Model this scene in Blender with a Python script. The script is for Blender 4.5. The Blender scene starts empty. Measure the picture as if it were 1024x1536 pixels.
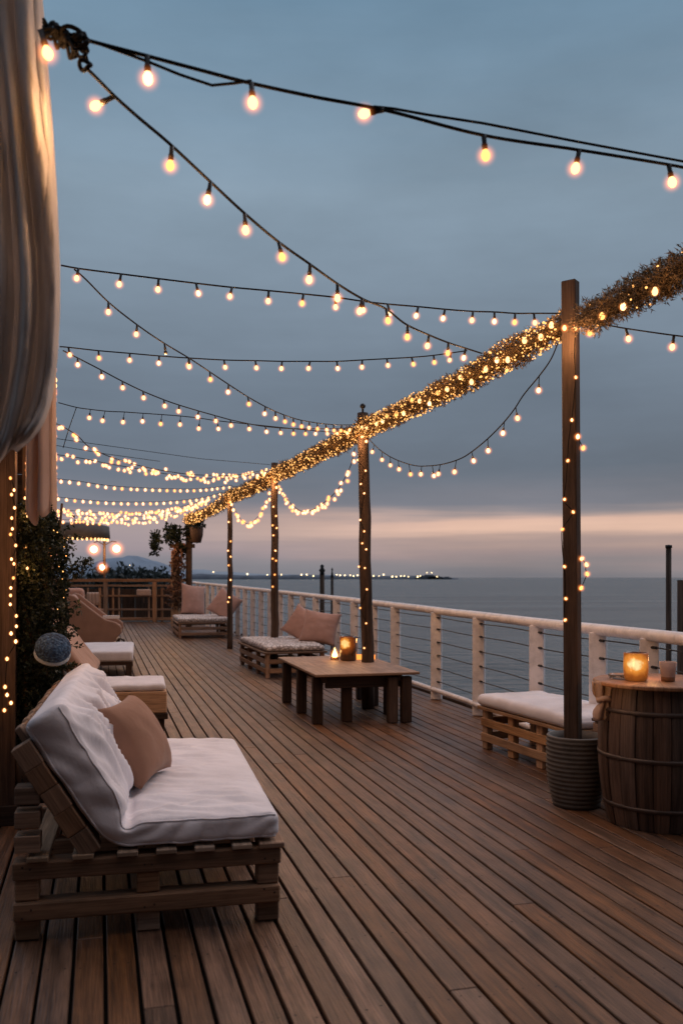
import bpy, bmesh, math, random
from mathutils import Vector, Matrix, Euler, noise
random.seed(7)
R = random.Random(11)
sc = bpy.context.scene
C = sc.collection

# ------------------------------------------------------------------ frame of reference
F, CX, HY, H = 1350.0, 512.0, 866.0, 1.5
def W(px, py, Y): return Vector(((px-CX)/F*Y, Y, H-(py-HY)/F*Y))
def G(px, py, z=0.0):
    Y = F*(H-z)/(py-HY); return Vector(((px-CX)/F*Y, Y, z))

# ------------------------------------------------------------------ object helpers
def tag(o, label=None, cat=None, group=None, kind=None):
    if label: o['label'] = label
    if cat: o['category'] = cat
    if group: o['group'] = group
    if kind: o['kind'] = kind
    return o
def empty(name, loc=(0,0,0), rz=0.0, label=None, cat=None, group=None):
    o = bpy.data.objects.new(name, None); C.objects.link(o)
    o.location = loc; o.rotation_euler = (0,0,rz); o.empty_display_size = .1
    return tag(o, label, cat, group)

class MB:
    """collects shapes into one mesh with uv (metres along the grain) and a per-piece random value"""
    def __init__(s): s.v=[]; s.f=[]; s.uv=[]; s.rnd=[]; s.mi=[]
    def poly(s, pts, faces, uvs=None, rnd=None, mi=0):
        b=len(s.v); s.v += [tuple(p) for p in pts]
        r = R.random() if rnd is None else rnd
        for k,fc in enumerate(faces):
            s.f.append(tuple(b+i for i in fc)); s.rnd.append(r); s.mi.append(mi)
            s.uv.append(uvs[k] if uvs else [(0,0)]*len(fc))
    def box(s, c, size, rot=None, rnd=None, ch=0.004, mi=0):
        """box with chamfered edges; grain runs along its longest axis"""
        hx,hy,hz = [a/2 for a in size]
        ch = min(ch, hx*.45, hy*.45, hz*.45)
        if isinstance(rot,(int,float)): rot = Matrix.Rotation(rot,3,'Z')
        rot = rot or Matrix.Identity(3)
        bm = bmesh.new(); bmesh.ops.create_cube(bm,size=2)
        for v in bm.verts: v.co = Vector((v.co.x*hx, v.co.y*hy, v.co.z*hz))
        if ch>0: bmesh.ops.bevel(bm, geom=bm.edges[:], offset=ch, segments=1, affect='EDGES')
        bm.verts.index_update(); bm.normal_update()
        ax = max(range(3), key=lambda i: size[i]); ou, ov = R.random()*20, R.random()*20
        oth = [i for i in range(3) if i!=ax]
        pts=[]; faces=[]; uvs=[]
        for v in bm.verts: pts.append(Vector(c)+rot@v.co)
        for f in bm.faces:
            faces.append([v.index for v in f.verts])
            n=f.normal; k=max(oth,key=lambda i:abs(n[i])); t=[i for i in oth if i!=k][0]
            if abs(n[ax])>.8: uvs.append([(ou+v.co[oth[0]]*.15, ov+v.co[oth[1]]) for v in f.verts])
            else: uvs.append([(ou+v.co[ax], ov+v.co[t]+(1.3 if k==oth[0] else 0)) for v in f.verts])
        bm.free(); s.poly(pts,faces,uvs,rnd,mi)
    def beam(s, a, b, w, h, up=(0,0,1), rnd=None, ch=.004, mi=0):
        a,b=Vector(a),Vector(b); d=(b-a); L=d.length; y=d.normalized()
        x=y.cross(Vector(up)); 
        if x.length<1e-4: x=y.cross(Vector((1,0,0)))
        x.normalize(); z=x.cross(y)
        s.box((a+b)/2,(w,L,h),Matrix((x,y,z)).transposed(),rnd,ch,mi)
    def tube(s, pts, r, n=8, cap=True, rnd=None, mi=0, closed=False):
        pts=[Vector(p) for p in pts]; rr=r if callable(r) else (lambda t:r)
        N=len(pts); ring=[]; prev=None; L=0; ls=[]
        out=[]; 
        for i,p in enumerate(pts):
            if i: L+=(p-pts[i-1]).length
            ls.append(L)
            t=(pts[min(i+1,N-1)]-pts[max(i-1,0)]).normalized()
            if prev is None:
                a=Vector((0,0,1)) if abs(t.z)<.9 else Vector((1,0,0)); x=t.cross(a).normalized()
            else: x=(prev-t*prev.dot(t)).normalized()
            prev=x; y=t.cross(x); q=rr(i/(N-1))
            for k in range(n):
                a=2*math.pi*k/n; out.append(p+(x*math.cos(a)+y*math.sin(a))*q)
        faces=[];uvs=[]; ou=R.random()*10
        for i in range(N-1):
            for k in range(n):
                k2=(k+1)%n; faces.append((i*n+k,i*n+k2,(i+1)*n+k2,(i+1)*n+k))
                v0,v1=k/n*6.28*rr(i/(N-1)),(k+1)/n*6.28*rr(i/(N-1))
                uvs.append([(ou+ls[i],v0),(ou+ls[i],v1),(ou+ls[i+1],v1),(ou+ls[i+1],v0)])
        if cap:
            faces.append(tuple(range(n-1,-1,-1))); uvs.append([(0,0)]*n)
            faces.append(tuple((N-1)*n+k for k in range(n))); uvs.append([(0,0)]*n)
        s.poly(out,faces,uvs,rnd,mi)
    def lathe(s, prof, c=(0,0,0), n=32, cap=True, rnd=None, mi=0, M=None, wob=0):
        out=[];faces=[];uvs=[]; c=Vector(c); M=M or Matrix.Identity(3)
        for i,(r,z) in enumerate(prof):
            for k in range(n):
                a=2*math.pi*k/n; out.append(c+M@Vector((r*math.cos(a),r*math.sin(a),z)))
        for i in range(len(prof)-1):
            for k in range(n):
                k2=(k+1)%n; faces.append((i*n+k,i*n+k2,(i+1)*n+k2,(i+1)*n+k))
                u0,u1=prof[i][1],prof[i+1][1]; 
                uvs.append([(u0,k/n*2),(u0,(k+1)/n*2),(u1,(k+1)/n*2),(u1,k/n*2)])
        if cap:
            if prof[0][0]>1e-5: faces.append(tuple(range(n-1,-1,-1))); uvs.append([(0,0)]*n)
            if prof[-1][0]>1e-5: faces.append(tuple((len(prof)-1)*n+k for k in range(n))); uvs.append([(0,0)]*n)
        s.poly(out,faces,uvs,rnd,mi)
    def disc(s, c, r, n=6, mi=0):
        c=Vector(c); s.poly([c+Vector((r*math.cos(6.2832*k/n),r*math.sin(6.2832*k/n),0)) for k in range(n)],[tuple(range(n))],mi=mi)
    def build(s, name, mat, parent=None, smooth=False, loc=None):
        me=bpy.data.meshes.new(name); me.from_pydata(s.v,[],s.f)
        uvl=me.uv_layers.new(name='UVMap'); flat=[]
        for u in s.uv:
            for a in u: flat += [a[0],a[1]]
        uvl.data.foreach_set('uv',flat)
        at=me.attributes.new('rnd','FLOAT','FACE'); at.data.foreach_set('value',s.rnd)
        for m in (mat if isinstance(mat,(list,tuple)) else [mat]): me.materials.append(m)
        me.polygons.foreach_set('material_index',s.mi)
        if smooth: me.polygons.foreach_set('use_smooth',[True]*len(s.f))
        me.update()
        o=bpy.data.objects.new(name,me); C.objects.link(o)
        if parent: o.parent=parent
        if loc is not None: o.location=loc
        return o
def bev(o, w=.004, seg=2):
    m=o.modifiers.new('Bevel','BEVEL'); m.width=w; m.segments=seg; m.limit_method='ANGLE'; return o

# ------------------------------------------------------------------ materials
def newmat(name):
    m=bpy.data.materials.new(name); m.use_nodes=True; nt=m.node_tree; nt.nodes.clear()
    out=nt.nodes.new('ShaderNodeOutputMaterial'); return m,nt,out
def N(nt,t,**kw):
    n=nt.nodes.new(t)
    for k,v in kw.items(): setattr(n,k,v)
    return n
def ramp(nt, stops, interp='LINEAR'):
    n=nt.nodes.new('ShaderNodeValToRGB'); cr=n.color_ramp; cr.interpolation=interp
    while len(cr.elements)<len(stops): cr.elements.new(.5)
    for e,(p,c) in zip(cr.elements,stops): e.position=p; e.color=(*c,1)
    return n
def L(nt,a,b): nt.links.new(a,b)
def mul(c,k): return tuple(min(1,x*k) for x in c)

def wood(name, col, rough=.6, var=.35, grain=1.0, spec=.3, dark=.45, bump=.35, stain=0, fine=.55):
    m,nt,out=newmat(name); b=N(nt,'ShaderNodeBsdfPrincipled'); L(nt,b.outputs[0],out.inputs[0])
    uv=N(nt,'ShaderNodeUVMap'); at=N(nt,'ShaderNodeAttribute',attribute_name='rnd')
    def nz(sx,sy,det,ro=.6):
        mp=N(nt,'ShaderNodeMapping'); mp.inputs['Scale'].default_value=(sx*grain,sy*grain,1); L(nt,uv.outputs[0],mp.inputs[0])
        n=N(nt,'ShaderNodeTexNoise'); n.inputs['Scale'].default_value=1; n.inputs['Detail'].default_value=det; n.inputs['Roughness'].default_value=ro
        L(nt,mp.outputs[0],n.inputs['Vector']); return n
    n1=nz(1.2,26,5); n2=nz(5,140,3); n3=nz(2.2,5,4)
    r1=ramp(nt,[(.28,mul(col,dark)),(.5,col),(.72,mul(col,1.35))]); L(nt,n1.outputs[0],r1.inputs[0])
    r2=ramp(nt,[(.32,(fine,fine*.95,fine*.92)),(.58,(1,1,1))]); L(nt,n2.outputs[0],r2.inputs[0])
    r3=ramp(nt,[(.3,(.55,.52,.52)),(.5,(1,1,1)),(.75,(1.0,.95,.9))]); L(nt,n3.outputs[0],r3.inputs[0])
    m1=N(nt,'ShaderNodeMix',data_type='RGBA',blend_type='MULTIPLY'); m1.inputs[0].default_value=.8
    L(nt,r1.outputs[0],m1.inputs[6]); L(nt,r2.outputs[0],m1.inputs[7])
    m2=N(nt,'ShaderNodeMix',data_type='RGBA',blend_type='MULTIPLY'); m2.inputs[0].default_value=.85
    L(nt,m1.outputs[2],m2.inputs[6]); L(nt,r3.outputs[0],m2.inputs[7])
    last=m2.outputs[2]
    if stain:
        tc=N(nt,'ShaderNodeTexCoord')
        for sc_,lo,p0,p1 in ((.55,.62,.34,.60),(3.5,.70,.30,.55),(16,.55,.22,.36)):
            n=N(nt,'ShaderNodeTexNoise'); n.inputs['Scale'].default_value=sc_; n.inputs['Detail'].default_value=6; n.inputs['Roughness'].default_value=.6; L(nt,tc.outputs['Object'],n.inputs['Vector'])
            rs=ramp(nt,[(p0,(lo,lo*.97,lo*.96)),(p1,(1,1,1))]); L(nt,n.outputs[0],rs.inputs[0])
            mm=N(nt,'ShaderNodeMix',data_type='RGBA',blend_type='MULTIPLY'); mm.inputs[0].default_value=stain; L(nt,last,mm.inputs[6]); L(nt,rs.outputs[0],mm.inputs[7]); last=mm.outputs[2]
    hs=N(nt,'ShaderNodeHueSaturation'); L(nt,last,hs.inputs['Color'])
    mr=N(nt,'ShaderNodeMapRange'); L(nt,at.outputs['Fac'],mr.inputs[0]); mr.inputs[3].default_value=1-var; mr.inputs[4].default_value=1+var
    L(nt,mr.outputs[0],hs.inputs['Value'])
    ms=N(nt,'ShaderNodeMath',operation='MULTIPLY_ADD'); L(nt,at.outputs['Fac'],ms.inputs[0]); ms.inputs[1].default_value=7.31; ms.inputs[2].default_value=0
    fr=N(nt,'ShaderNodeMath',operation='FRACT'); L(nt,ms.outputs[0],fr.inputs[0])
    mr2=N(nt,'ShaderNodeMapRange'); L(nt,fr.outputs[0],mr2.inputs[0]); mr2.inputs[3].default_value=.74; mr2.inputs[4].default_value=1.1
    L(nt,mr2.outputs[0],hs.inputs['Saturation'])
    L(nt,hs.outputs[0],b.inputs['Base Color'])
    rr=N(nt,'ShaderNodeMapRange'); L(nt,n3.outputs[0],rr.inputs[0]); rr.inputs[3].default_value=rough-.15; rr.inputs[4].default_value=rough+.2
    L(nt,rr.outputs[0],b.inputs['Roughness']); b.inputs['Specular IOR Level'].default_value=spec
    ad=N(nt,'ShaderNodeMath',operation='ADD'); L(nt,n1.outputs[0],ad.inputs[0]); L(nt,n2.outputs[0],ad.inputs[1])
    bp=N(nt,'ShaderNodeBump'); bp.inputs['Strength'].default_value=bump; bp.inputs['Distance'].default_value=.004
    L(nt,ad.outputs[0],bp.inputs['Height']); L(nt,bp.outputs[0],b.inputs['Normal'])
    return m

def fabric(name, col, weave=420, fold=9, foldk=.5, rough=.9, var=.12, sheen=.15, trans=0.0):
    m,nt,out=newmat(name); b=N(nt,'ShaderNodeBsdfPrincipled'); 
    tc=N(nt,'ShaderNodeTexCoord')
    n1=N(nt,'ShaderNodeTexNoise'); n1.inputs['Scale'].default_value=weave; n1.inputs['Detail'].default_value=2; L(nt,tc.outputs['Object'],n1.inputs['Vector'])
    mp=N(nt,'ShaderNodeMapping'); mp.inputs['Scale'].default_value=(1,1.6,1); mp.inputs['Rotation'].default_value=(0.3,.5,.6); L(nt,tc.outputs['Object'],mp.inputs[0])
    n2=N(nt,'ShaderNodeTexNoise'); n2.inputs['Scale'].default_value=fold; n2.inputs['Detail'].default_value=4; n2.inputs['Roughness'].default_value=.45
    n2.inputs['Distortion'].default_value=.8; L(nt,mp.outputs[0],n2.inputs['Vector'])
    n3=N(nt,'ShaderNodeTexNoise'); n3.inputs['Scale'].default_value=5; n3.inputs['Detail'].default_value=5; L(nt,tc.outputs['Object'],n3.inputs['Vector'])
    r=ramp(nt,[(.3,mul(col,1-2*var)),(.65,mul(col,1+var))]); L(nt,n3.outputs[0],r.inputs[0])
    wv=ramp(nt,[(.3,(.8,.8,.8)),(.7,(1.05,1.05,1.05))]); L(nt,n1.outputs[0],wv.inputs[0])
    mx=N(nt,'ShaderNodeMix',data_type='RGBA',blend_type='MULTIPLY'); mx.inputs[0].default_value=.6
    L(nt,r.outputs[0],mx.inputs[6]); L(nt,wv.outputs[0],mx.inputs[7]); L(nt,mx.outputs[2],b.inputs['Base Color'])
    b.inputs['Roughness'].default_value=rough; b.inputs['Specular IOR Level'].default_value=.15
    b.inputs['Sheen Weight'].default_value=sheen
    b1=N(nt,'ShaderNodeBump'); b1.inputs['Strength'].default_value=foldk; b1.inputs['Distance'].default_value=.02; L(nt,n2.outputs[0],b1.inputs['Height'])
    b2=N(nt,'ShaderNodeBump'); b2.inputs['Strength'].default_value=.25; b2.inputs['Distance'].default_value=.001; L(nt,n1.outputs[0],b2.inputs['Height']); L(nt,b1.outputs[0],b2.inputs['Normal'])
    L(nt,b2.outputs[0],b.inputs['Normal'])
    if trans>0:
        t=N(nt,'ShaderNodeBsdfTranslucent'); t.inputs[0].default_value=(*col,1); ms=N(nt,'ShaderNodeMixShader'); ms.inputs[0].default_value=trans
        L(nt,b.outputs[0],ms.inputs[1]); L(nt,t.outputs[0],ms.inputs[2]); L(nt,ms.outputs[0],out.inputs[0])
    else: L(nt,b.outputs[0],out.inputs[0])
    return m

def paint(name, col, rough=.5, dirt=.3, scale=6, metal=0, bump=.1, spec=.4):
    m,nt,out=newmat(name); b=N(nt,'ShaderNodeBsdfPrincipled'); L(nt,b.outputs[0],out.inputs[0])
    tc=N(nt,'ShaderNodeTexCoord'); n=N(nt,'ShaderNodeTexNoise'); n.inputs['Scale'].default_value=scale; n.inputs['Detail'].default_value=8; n.inputs['Roughness'].default_value=.65
    L(nt,tc.outputs['Object'],n.inputs['Vector'])
    r=ramp(nt,[(.3,mul(col,1-dirt)),(.55,col),(.8,mul(col,1+dirt*.3))]); L(nt,n.outputs[0],r.inputs[0]); L(nt,r.outputs[0],b.inputs['Base Color'])
    b.inputs['Roughness'].default_value=rough; b.inputs['Metallic'].default_value=metal; b.inputs['Specular IOR Level'].default_value=spec
    bp=N(nt,'ShaderNodeBump'); bp.inputs['Strength'].default_value=bump; bp.inputs['Distance'].default_value=.004; L(nt,n.outputs[0],bp.inputs['Height']); L(nt,bp.outputs[0],b.inputs['Normal'])
    return m

def leafy(name, c1, c2, rough=.55, trans=.25):
    m,nt,out=newmat(name); b=N(nt,'ShaderNodeBsdfPrincipled'); at=N(nt,'ShaderNodeAttribute',attribute_name='rnd')
    r=ramp(nt,[(0,c1),(.6,tuple((a+b_)/2 for a,b_ in zip(c1,c2))),(1,c2)]); L(nt,at.outputs['Fac'],r.inputs[0]); L(nt,r.outputs[0],b.inputs['Base Color'])
    b.inputs['Roughness'].default_value=rough; b.inputs['Specular IOR Level'].default_value=.3
    t=N(nt,'ShaderNodeBsdfTranslucent'); L(nt,r.outputs[0],t.inputs[0]); ms=N(nt,'ShaderNodeMixShader'); ms.inputs[0].default_value=trans
    L(nt,b.outputs[0],ms.inputs[1]); L(nt,t.outputs[0],ms.inputs[2]); L(nt,ms.outputs[0],out.inputs[0]); return m

def glow(name, col, k):
    m,nt,out=newmat(name); e=N(nt,'ShaderNodeEmission'); e.inputs[0].default_value=(*col,1); e.inputs[1].default_value=k; L(nt,e.outputs[0],out.inputs[0])
    m.cycles.emission_sampling='NONE'; return m
def halo_mat(name, r, col, k):
    """camera bloom around a lamp, imitated: an emission volume that thins out from the centre"""
    m,nt,out=newmat(name); tc=N(nt,'ShaderNodeTexCoord'); ln=N(nt,'ShaderNodeVectorMath',operation='LENGTH'); L(nt,tc.outputs['Object'],ln.inputs[0])
    mr=N(nt,'ShaderNodeMapRange'); mr.inputs[1].default_value=0; mr.inputs[2].default_value=1; mr.inputs[3].default_value=1; mr.inputs[4].default_value=0; L(nt,ln.outputs['Value'],mr.inputs[0])
    p=N(nt,'ShaderNodeMath',operation='POWER'); p.inputs[1].default_value=2.6; L(nt,mr.outputs[0],p.inputs[0])
    q=N(nt,'ShaderNodeMath',operation='MULTIPLY'); q.inputs[1].default_value=k*4.8/r; L(nt,p.outputs[0],q.inputs[0])
    e=N(nt,'ShaderNodeEmission'); e.inputs[0].default_value=(*col,1); L(nt,q.outputs[0],e.inputs[1]); L(nt,e.outputs[0],out.inputs['Volume'])
    m.cycles.emission_sampling='NONE'; m.cycles.volume_step_rate=2.0 if hasattr(m.cycles,'volume_step_rate') else 1.0
    return m
def glass(name, col, rough=.05, alpha=.35, emit=None, k=0):
    m,nt,out=newmat(name); g=N(nt,'ShaderNodeBsdfPrincipled'); g.inputs['Base Color'].default_value=(*col,1); g.inputs['Roughness'].default_value=rough
    g.inputs['Transmission Weight'].default_value=.85; g.inputs['IOR'].default_value=1.15
    tc=N(nt,'ShaderNodeTexCoord')
    if emit:
        sep=N(nt,'ShaderNodeSeparateXYZ'); L(nt,tc.outputs['Object'],sep.inputs[0])
        n=N(nt,'ShaderNodeTexNoise'); n.inputs['Scale'].default_value=45; n.inputs['Detail'].default_value=3; L(nt,tc.outputs['Object'],n.inputs['Vector'])
        L(nt,n.outputs[0],g.inputs['Roughness'])
        g.inputs['Emission Color'].default_value=(*emit,1); g.inputs['Emission Strength'].default_value=k
    L(nt,g.outputs[0],out.inputs[0]); m.cycles.emission_sampling='NONE'; return m

M={}
M['deck']=wood('deck_wood',(.215,.098,.044),rough=.38,var=.24,spec=.42,dark=.30,bump=1.0,stain=.95,fine=.34)
M['nail']=paint('nail_metal',(.03,.022,.02),rough=.6)
M['under']=paint('deck_void',(.012,.009,.008),rough=.9)
M['pallet']=wood('pallet_wood',(.31,.185,.115),rough=.75,var=.35,spec=.2,dark=.5)
M['pallet_pale']=wood('pallet_pale_wood',(.42,.30,.21),rough=.7,var=.2,spec=.2)
M['honey']=wood('honey_wood',(.52,.29,.14),rough=.6,var=.18,spec=.25,dark=.6)
M['dark_wood']=wood('dark_wood',(.075,.044,.031),rough=.6,var=.3,spec=.25)
M['post']=wood('post_wood',(.080,.048,.034),rough=.65,var=.25,spec=.2,dark=.45,bump=.6)
M['log']=wood('log_wood',(.095,.060,.043),rough=.75,var=.2,spec=.2,dark=.35,bump=.9,grain=.8)
M['table']=wood('table_wood',(.38,.23,.145),rough=.55,var=.12,spec=.3,dark=.75)
M['fence']=wood('fence_wood',(.36,.21,.13),rough=.7,var=.3,spec=.2)
M['barrel']=wood('barrel_wood',(.115,.071,.052),rough=.55,var=.3,spec=.25,dark=.4,bump=.6)
M['lid']=wood('lid_wood',(.40,.20,.10),rough=.45,var=.15,spec=.35)
M['hoop']=paint('hoop_iron',(.11,.085,.075),rough=.55,metal=.6,scale=18)
M['white_paint']=paint('white_paint',(.87,.83,.85),rough=.4,dirt=.30,scale=8)
M['cable']=paint('cable_black',(.008,.0075,.008),rough=.8,spec=.15)
M['socket']=paint('socket_black',(.014,.011,.010),rough=.4)
M['wire']=paint('wire_steel',(.03,.03,.033),rough=.45,metal=.4)
M['mattress']=fabric('white_cotton',(.82,.79,.84),fold=13,foldk=.22,var=.05)
M['brown_pillow']=fabric('brown_linen',(.34,.185,.125),weave=600,fold=6,foldk=.35,var=.06)
M['pink_pillow']=fabric('pink_linen',(.50,.31,.265),weave=500,fold=7,foldk=.4,var=.08)
M['tan']=fabric('tan_canvas',(.40,.245,.185),weave=400,fold=3,foldk=.3,var=.06)
M['curtain']=fabric('taupe_drape',(.70,.66,.64),weave=260,fold=22,foldk=.35,var=.07,trans=.38)
M['cloth']=fabric('pale_cloth',(.60,.44,.37),weave=300,fold=5,foldk=.4,var=.08,trans=.3)
M['knit']=None
M['leaf']=leafy('dark_leaf',(.006,.010,.007),(.028,.040,.022))
M['fir']=leafy('fir_needle',(.045,.032,.018),(.24,.16,.085),trans=.2)
M['gold_fir']=leafy('lit_fir_needle',(.045,.03,.012),(.30,.185,.075),trans=.3)  # same needles with the fairy lights' golden glow put into the colour
M['core']=paint('garland_core',(.05,.032,.018),rough=.9)
M['bulb']=glow('bulb_light',(1,.58,.23),2.9)
M['bulb_soft']=glow('bulb_light_soft',(1,.50,.14),2.1)
M['bulb_hot']=glow('bulb_light_hot',(1,.62,.28),3.4)
M['spark']=glow('fairy_light',(1,.46,.13),2.4)
M['amber_spark']=glow('amber_light',(1,.42,.09),3.0)
M['lamp']=glow('lamp_light',(1,.72,.38),4.5)
M['flame']=glow('candle_flame',(1,.62,.2),5)
HOT=(1,.25,.05)

# ------------------------------------------------------------------ camera
cam=bpy.data.cameras.new('camera'); co=bpy.data.objects.new('camera',cam); C.objects.link(co); sc.camera=co
cam.sensor_fit='VERTICAL'; cam.sensor_height=36; cam.sensor_width=24; cam.lens=F/1536*36
cam.shift_y=(HY-768)/1536; cam.clip_start=.05; cam.clip_end=40000
co.location=(0,0,H); co.rotation_euler=(math.pi/2,0,0)
cam.dof.use_dof=True; cam.dof.focus_distance=7.0; cam.dof.aperture_fstop=2.8; cam.dof.aperture_blades=0

# ------------------------------------------------------------------ sky and light
w=bpy.data.worlds.new('World'); sc.world=w; w.use_nodes=True; nt=w.node_tree; nt.nodes.clear()
out=N(nt,'ShaderNodeOutputWorld'); bg=N(nt,'ShaderNodeBackground'); 
tc=N(nt,'ShaderNodeTexCoord'); sep=N(nt,'ShaderNodeSeparateXYZ'); L(nt,tc.outputs['Generated'],sep.inputs[0])
mp=N(nt,'ShaderNodeMapping'); mp.inputs['Scale'].default_value=(2.2,2.2,42); L(nt,tc.outputs['Generated'],mp.inputs[0])
nz=N(nt,'ShaderNodeTexNoise'); nz.inputs['Scale'].default_value=1.5; nz.inputs['Detail'].default_value=5; nz.inputs['Roughness'].default_value=.5; L(nt,mp.outputs[0],nz.inputs['Vector'])
mp2=N(nt,'ShaderNodeMapping'); mp2.inputs['Scale'].default_value=(1.2,1.2,3.5); mp2.inputs['Location'].default_value=(3,1,2); L(nt,tc.outputs['Generated'],mp2.inputs[0])
nz2=N(nt,'ShaderNodeTexNoise'); nz2.inputs['Scale'].default_value=2.2; nz2.inputs['Detail'].default_value=6; nz2.inputs['Roughness'].default_value=.55; L(nt,mp2.outputs[0],nz2.inputs['Vector'])
jit=N(nt,'ShaderNodeMath',operation='MULTIPLY_ADD'); L(nt,nz.outputs[0],jit.inputs[0]); jit.inputs[1].default_value=.040; jit.inputs[2].default_value=-.020
zz=N(nt,'ShaderNodeMath',operation='ADD'); L(nt,sep.outputs['Z'],zz.inputs[0]); L(nt,jit.outputs[0],zz.inputs[1])
SKY_COMMON=[(.080,(.20,.205,.245)),(.12,(.142,.172,.220)),(.19,(.155,.195,.250)),(.29,(.205,.265,.335)),(.39,(.235,.315,.395)),(.49,(.185,.280,.375)),(.56,(.145,.245,.345)),(.72,(.40,.47,.58)),(1.0,(.58,.62,.74))]
rl=ramp(nt,[(0,(.19,.195,.225)),(.014,(.225,.220,.25)),(.035,(.30,.25,.275)),(.055,(.36,.29,.30)),(.066,(.29,.25,.275))]+SKY_COMMON)
rr_=ramp(nt,[(0,(.19,.19,.215)),(.012,(.24,.22,.235)),(.028,(.33,.255,.255)),(.042,(.45,.32,.285)),(.053,(.76,.50,.39)),(.063,(.70,.46,.37)),(.073,(.31,.265,.275))]+SKY_COMMON)
L(nt,zz.outputs[0],rl.inputs[0]); L(nt,zz.outputs[0],rr_.inputs[0])
az=N(nt,'ShaderNodeMapRange'); az.inputs[1].default_value=-.22; az.inputs[2].default_value=.12; L(nt,sep.outputs['X'],az.inputs[0])
mx=N(nt,'ShaderNodeMix',data_type='RGBA'); L(nt,az.outputs[0],mx.inputs[0]); L(nt,rl.outputs[0],mx.inputs[6]); L(nt,rr_.outputs[0],mx.inputs[7])
cl=N(nt,'ShaderNodeMapRange'); cl.inputs[1].default_value=.25; cl.inputs[2].default_value=.75; cl.inputs[3].default_value=.82; cl.inputs[4].default_value=1.16; L(nt,nz2.outputs[0],cl.inputs[0])
sca=N(nt,'ShaderNodeVectorMath',operation='SCALE'); L(nt,mx.outputs[2],sca.inputs[0]); L(nt,cl.outputs[0],sca.inputs['Scale'])
bk=N(nt,'ShaderNodeMapRange'); bk.inputs[1].default_value=-.6; bk.inputs[2].default_value=.35; bk.inputs[3].default_value=.52; bk.inputs[4].default_value=1.0; L(nt,sep.outputs['Y'],bk.inputs[0])
sc2=N(nt,'ShaderNodeVectorMath',operation='SCALE'); L(nt,sca.outputs[0],sc2.inputs[0]); L(nt,bk.outputs[0],sc2.inputs['Scale']); L(nt,sc2.outputs[0],bg.inputs[0]); bg.inputs[1].default_value=1.0
nis=N(nt,'ShaderNodeTexSky',sky_type='NISHITA'); nis.sun_disc=False; SE,SR=math.radians(4),math.radians(60); nis.sun_elevation=SE; nis.sun_rotation=SR
bg2=N(nt,'ShaderNodeBackground'); L(nt,nis.outputs[0],bg2.inputs[0]); bg2.inputs[1].default_value=.004
ads=N(nt,'ShaderNodeAddShader'); L(nt,bg.outputs[0],ads.inputs[0]); L(nt,bg2.outputs[0],ads.inputs[1]); L(nt,ads.outputs[0],out.inputs[0])
sun=bpy.data.lights.new('sun','SUN'); sun.energy=.62; sun.angle=math.radians(26); sun.color=(1,.94,.95)
so=bpy.data.objects.new('sun',sun); C.objects.link(so); so.location=(20,10,20)
so.rotation_euler=Vector((-.6,-.5,-.75)).to_track_quat('-Z','Y').to_euler()

def plight(p, e, col=(1,.50,.20), r=.03):  # warm point lamps for lit bulbs and candles, also used as added fill
    l=bpy.data.lights.new('bulb_and_fill_glow','POINT'); l.energy=e; l.color=col; l.shadow_soft_size=r
    o=bpy.data.objects.new('bulb_and_fill_glow',l); C.objects.link(o); o.location=p; o.visible_camera=False; return o

# ------------------------------------------------------------------ sea, land
def sea():
    m,nt,out=newmat('sea_water'); b=N(nt,'ShaderNodeBsdfPrincipled'); L(nt,b.outputs[0],out.inputs[0])
    b.inputs['Base Color'].default_value=(.022,.036,.042,1); b.inputs['Roughness'].default_value=.22; b.inputs['IOR'].default_value=1.33
    tc=N(nt,'ShaderNodeTexCoord'); hs=[]
    for s,(a,b_),d in ((.35,(1,2.2),5),(1.6,(1,1.8),4),(.02,(.5,3),3)):
        mp=N(nt,'ShaderNodeMapping'); mp.inputs['Scale'].default_value=(a*s,b_*s,1); L(nt,tc.outputs['Object'],mp.inputs[0])
        n=N(nt,'ShaderNodeTexNoise'); n.inputs['Scale'].default_value=1; n.inputs['Detail'].default_value=d; L(nt,mp.outputs[0],n.inputs['Vector']); hs.append(n)
    ad=N(nt,'ShaderNodeMath',operation='MULTIPLY_ADD'); L(nt,hs[1].outputs[0],ad.inputs[0]); ad.inputs[1].default_value=.35; L(nt,hs[0].outputs[0],ad.inputs[2])
    bp=N(nt,'ShaderNodeBump'); bp.inputs['Strength'].default_value=.9; bp.inputs['Distance'].default_value=.8; L(nt,ad.outputs[0],bp.inputs['Height']); L(nt,bp.outputs[0],b.inputs['Normal'])
    r=ramp(nt,[(.35,(.03,.046,.052)),(.65,(.10,.12,.122))]); L(nt,hs[2].outputs[0],r.inputs[0]); L(nt,r.outputs[0],b.inputs['Base Color'])
    mb=MB(); s=30000
    mb.poly([(-s,-300,-4),(s,-300,-4),(s,s,-4),(-s,s,-4)],[(0,1,2,3)])
    tag(mb.build('sea',m),kind='structure')
sea()
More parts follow.
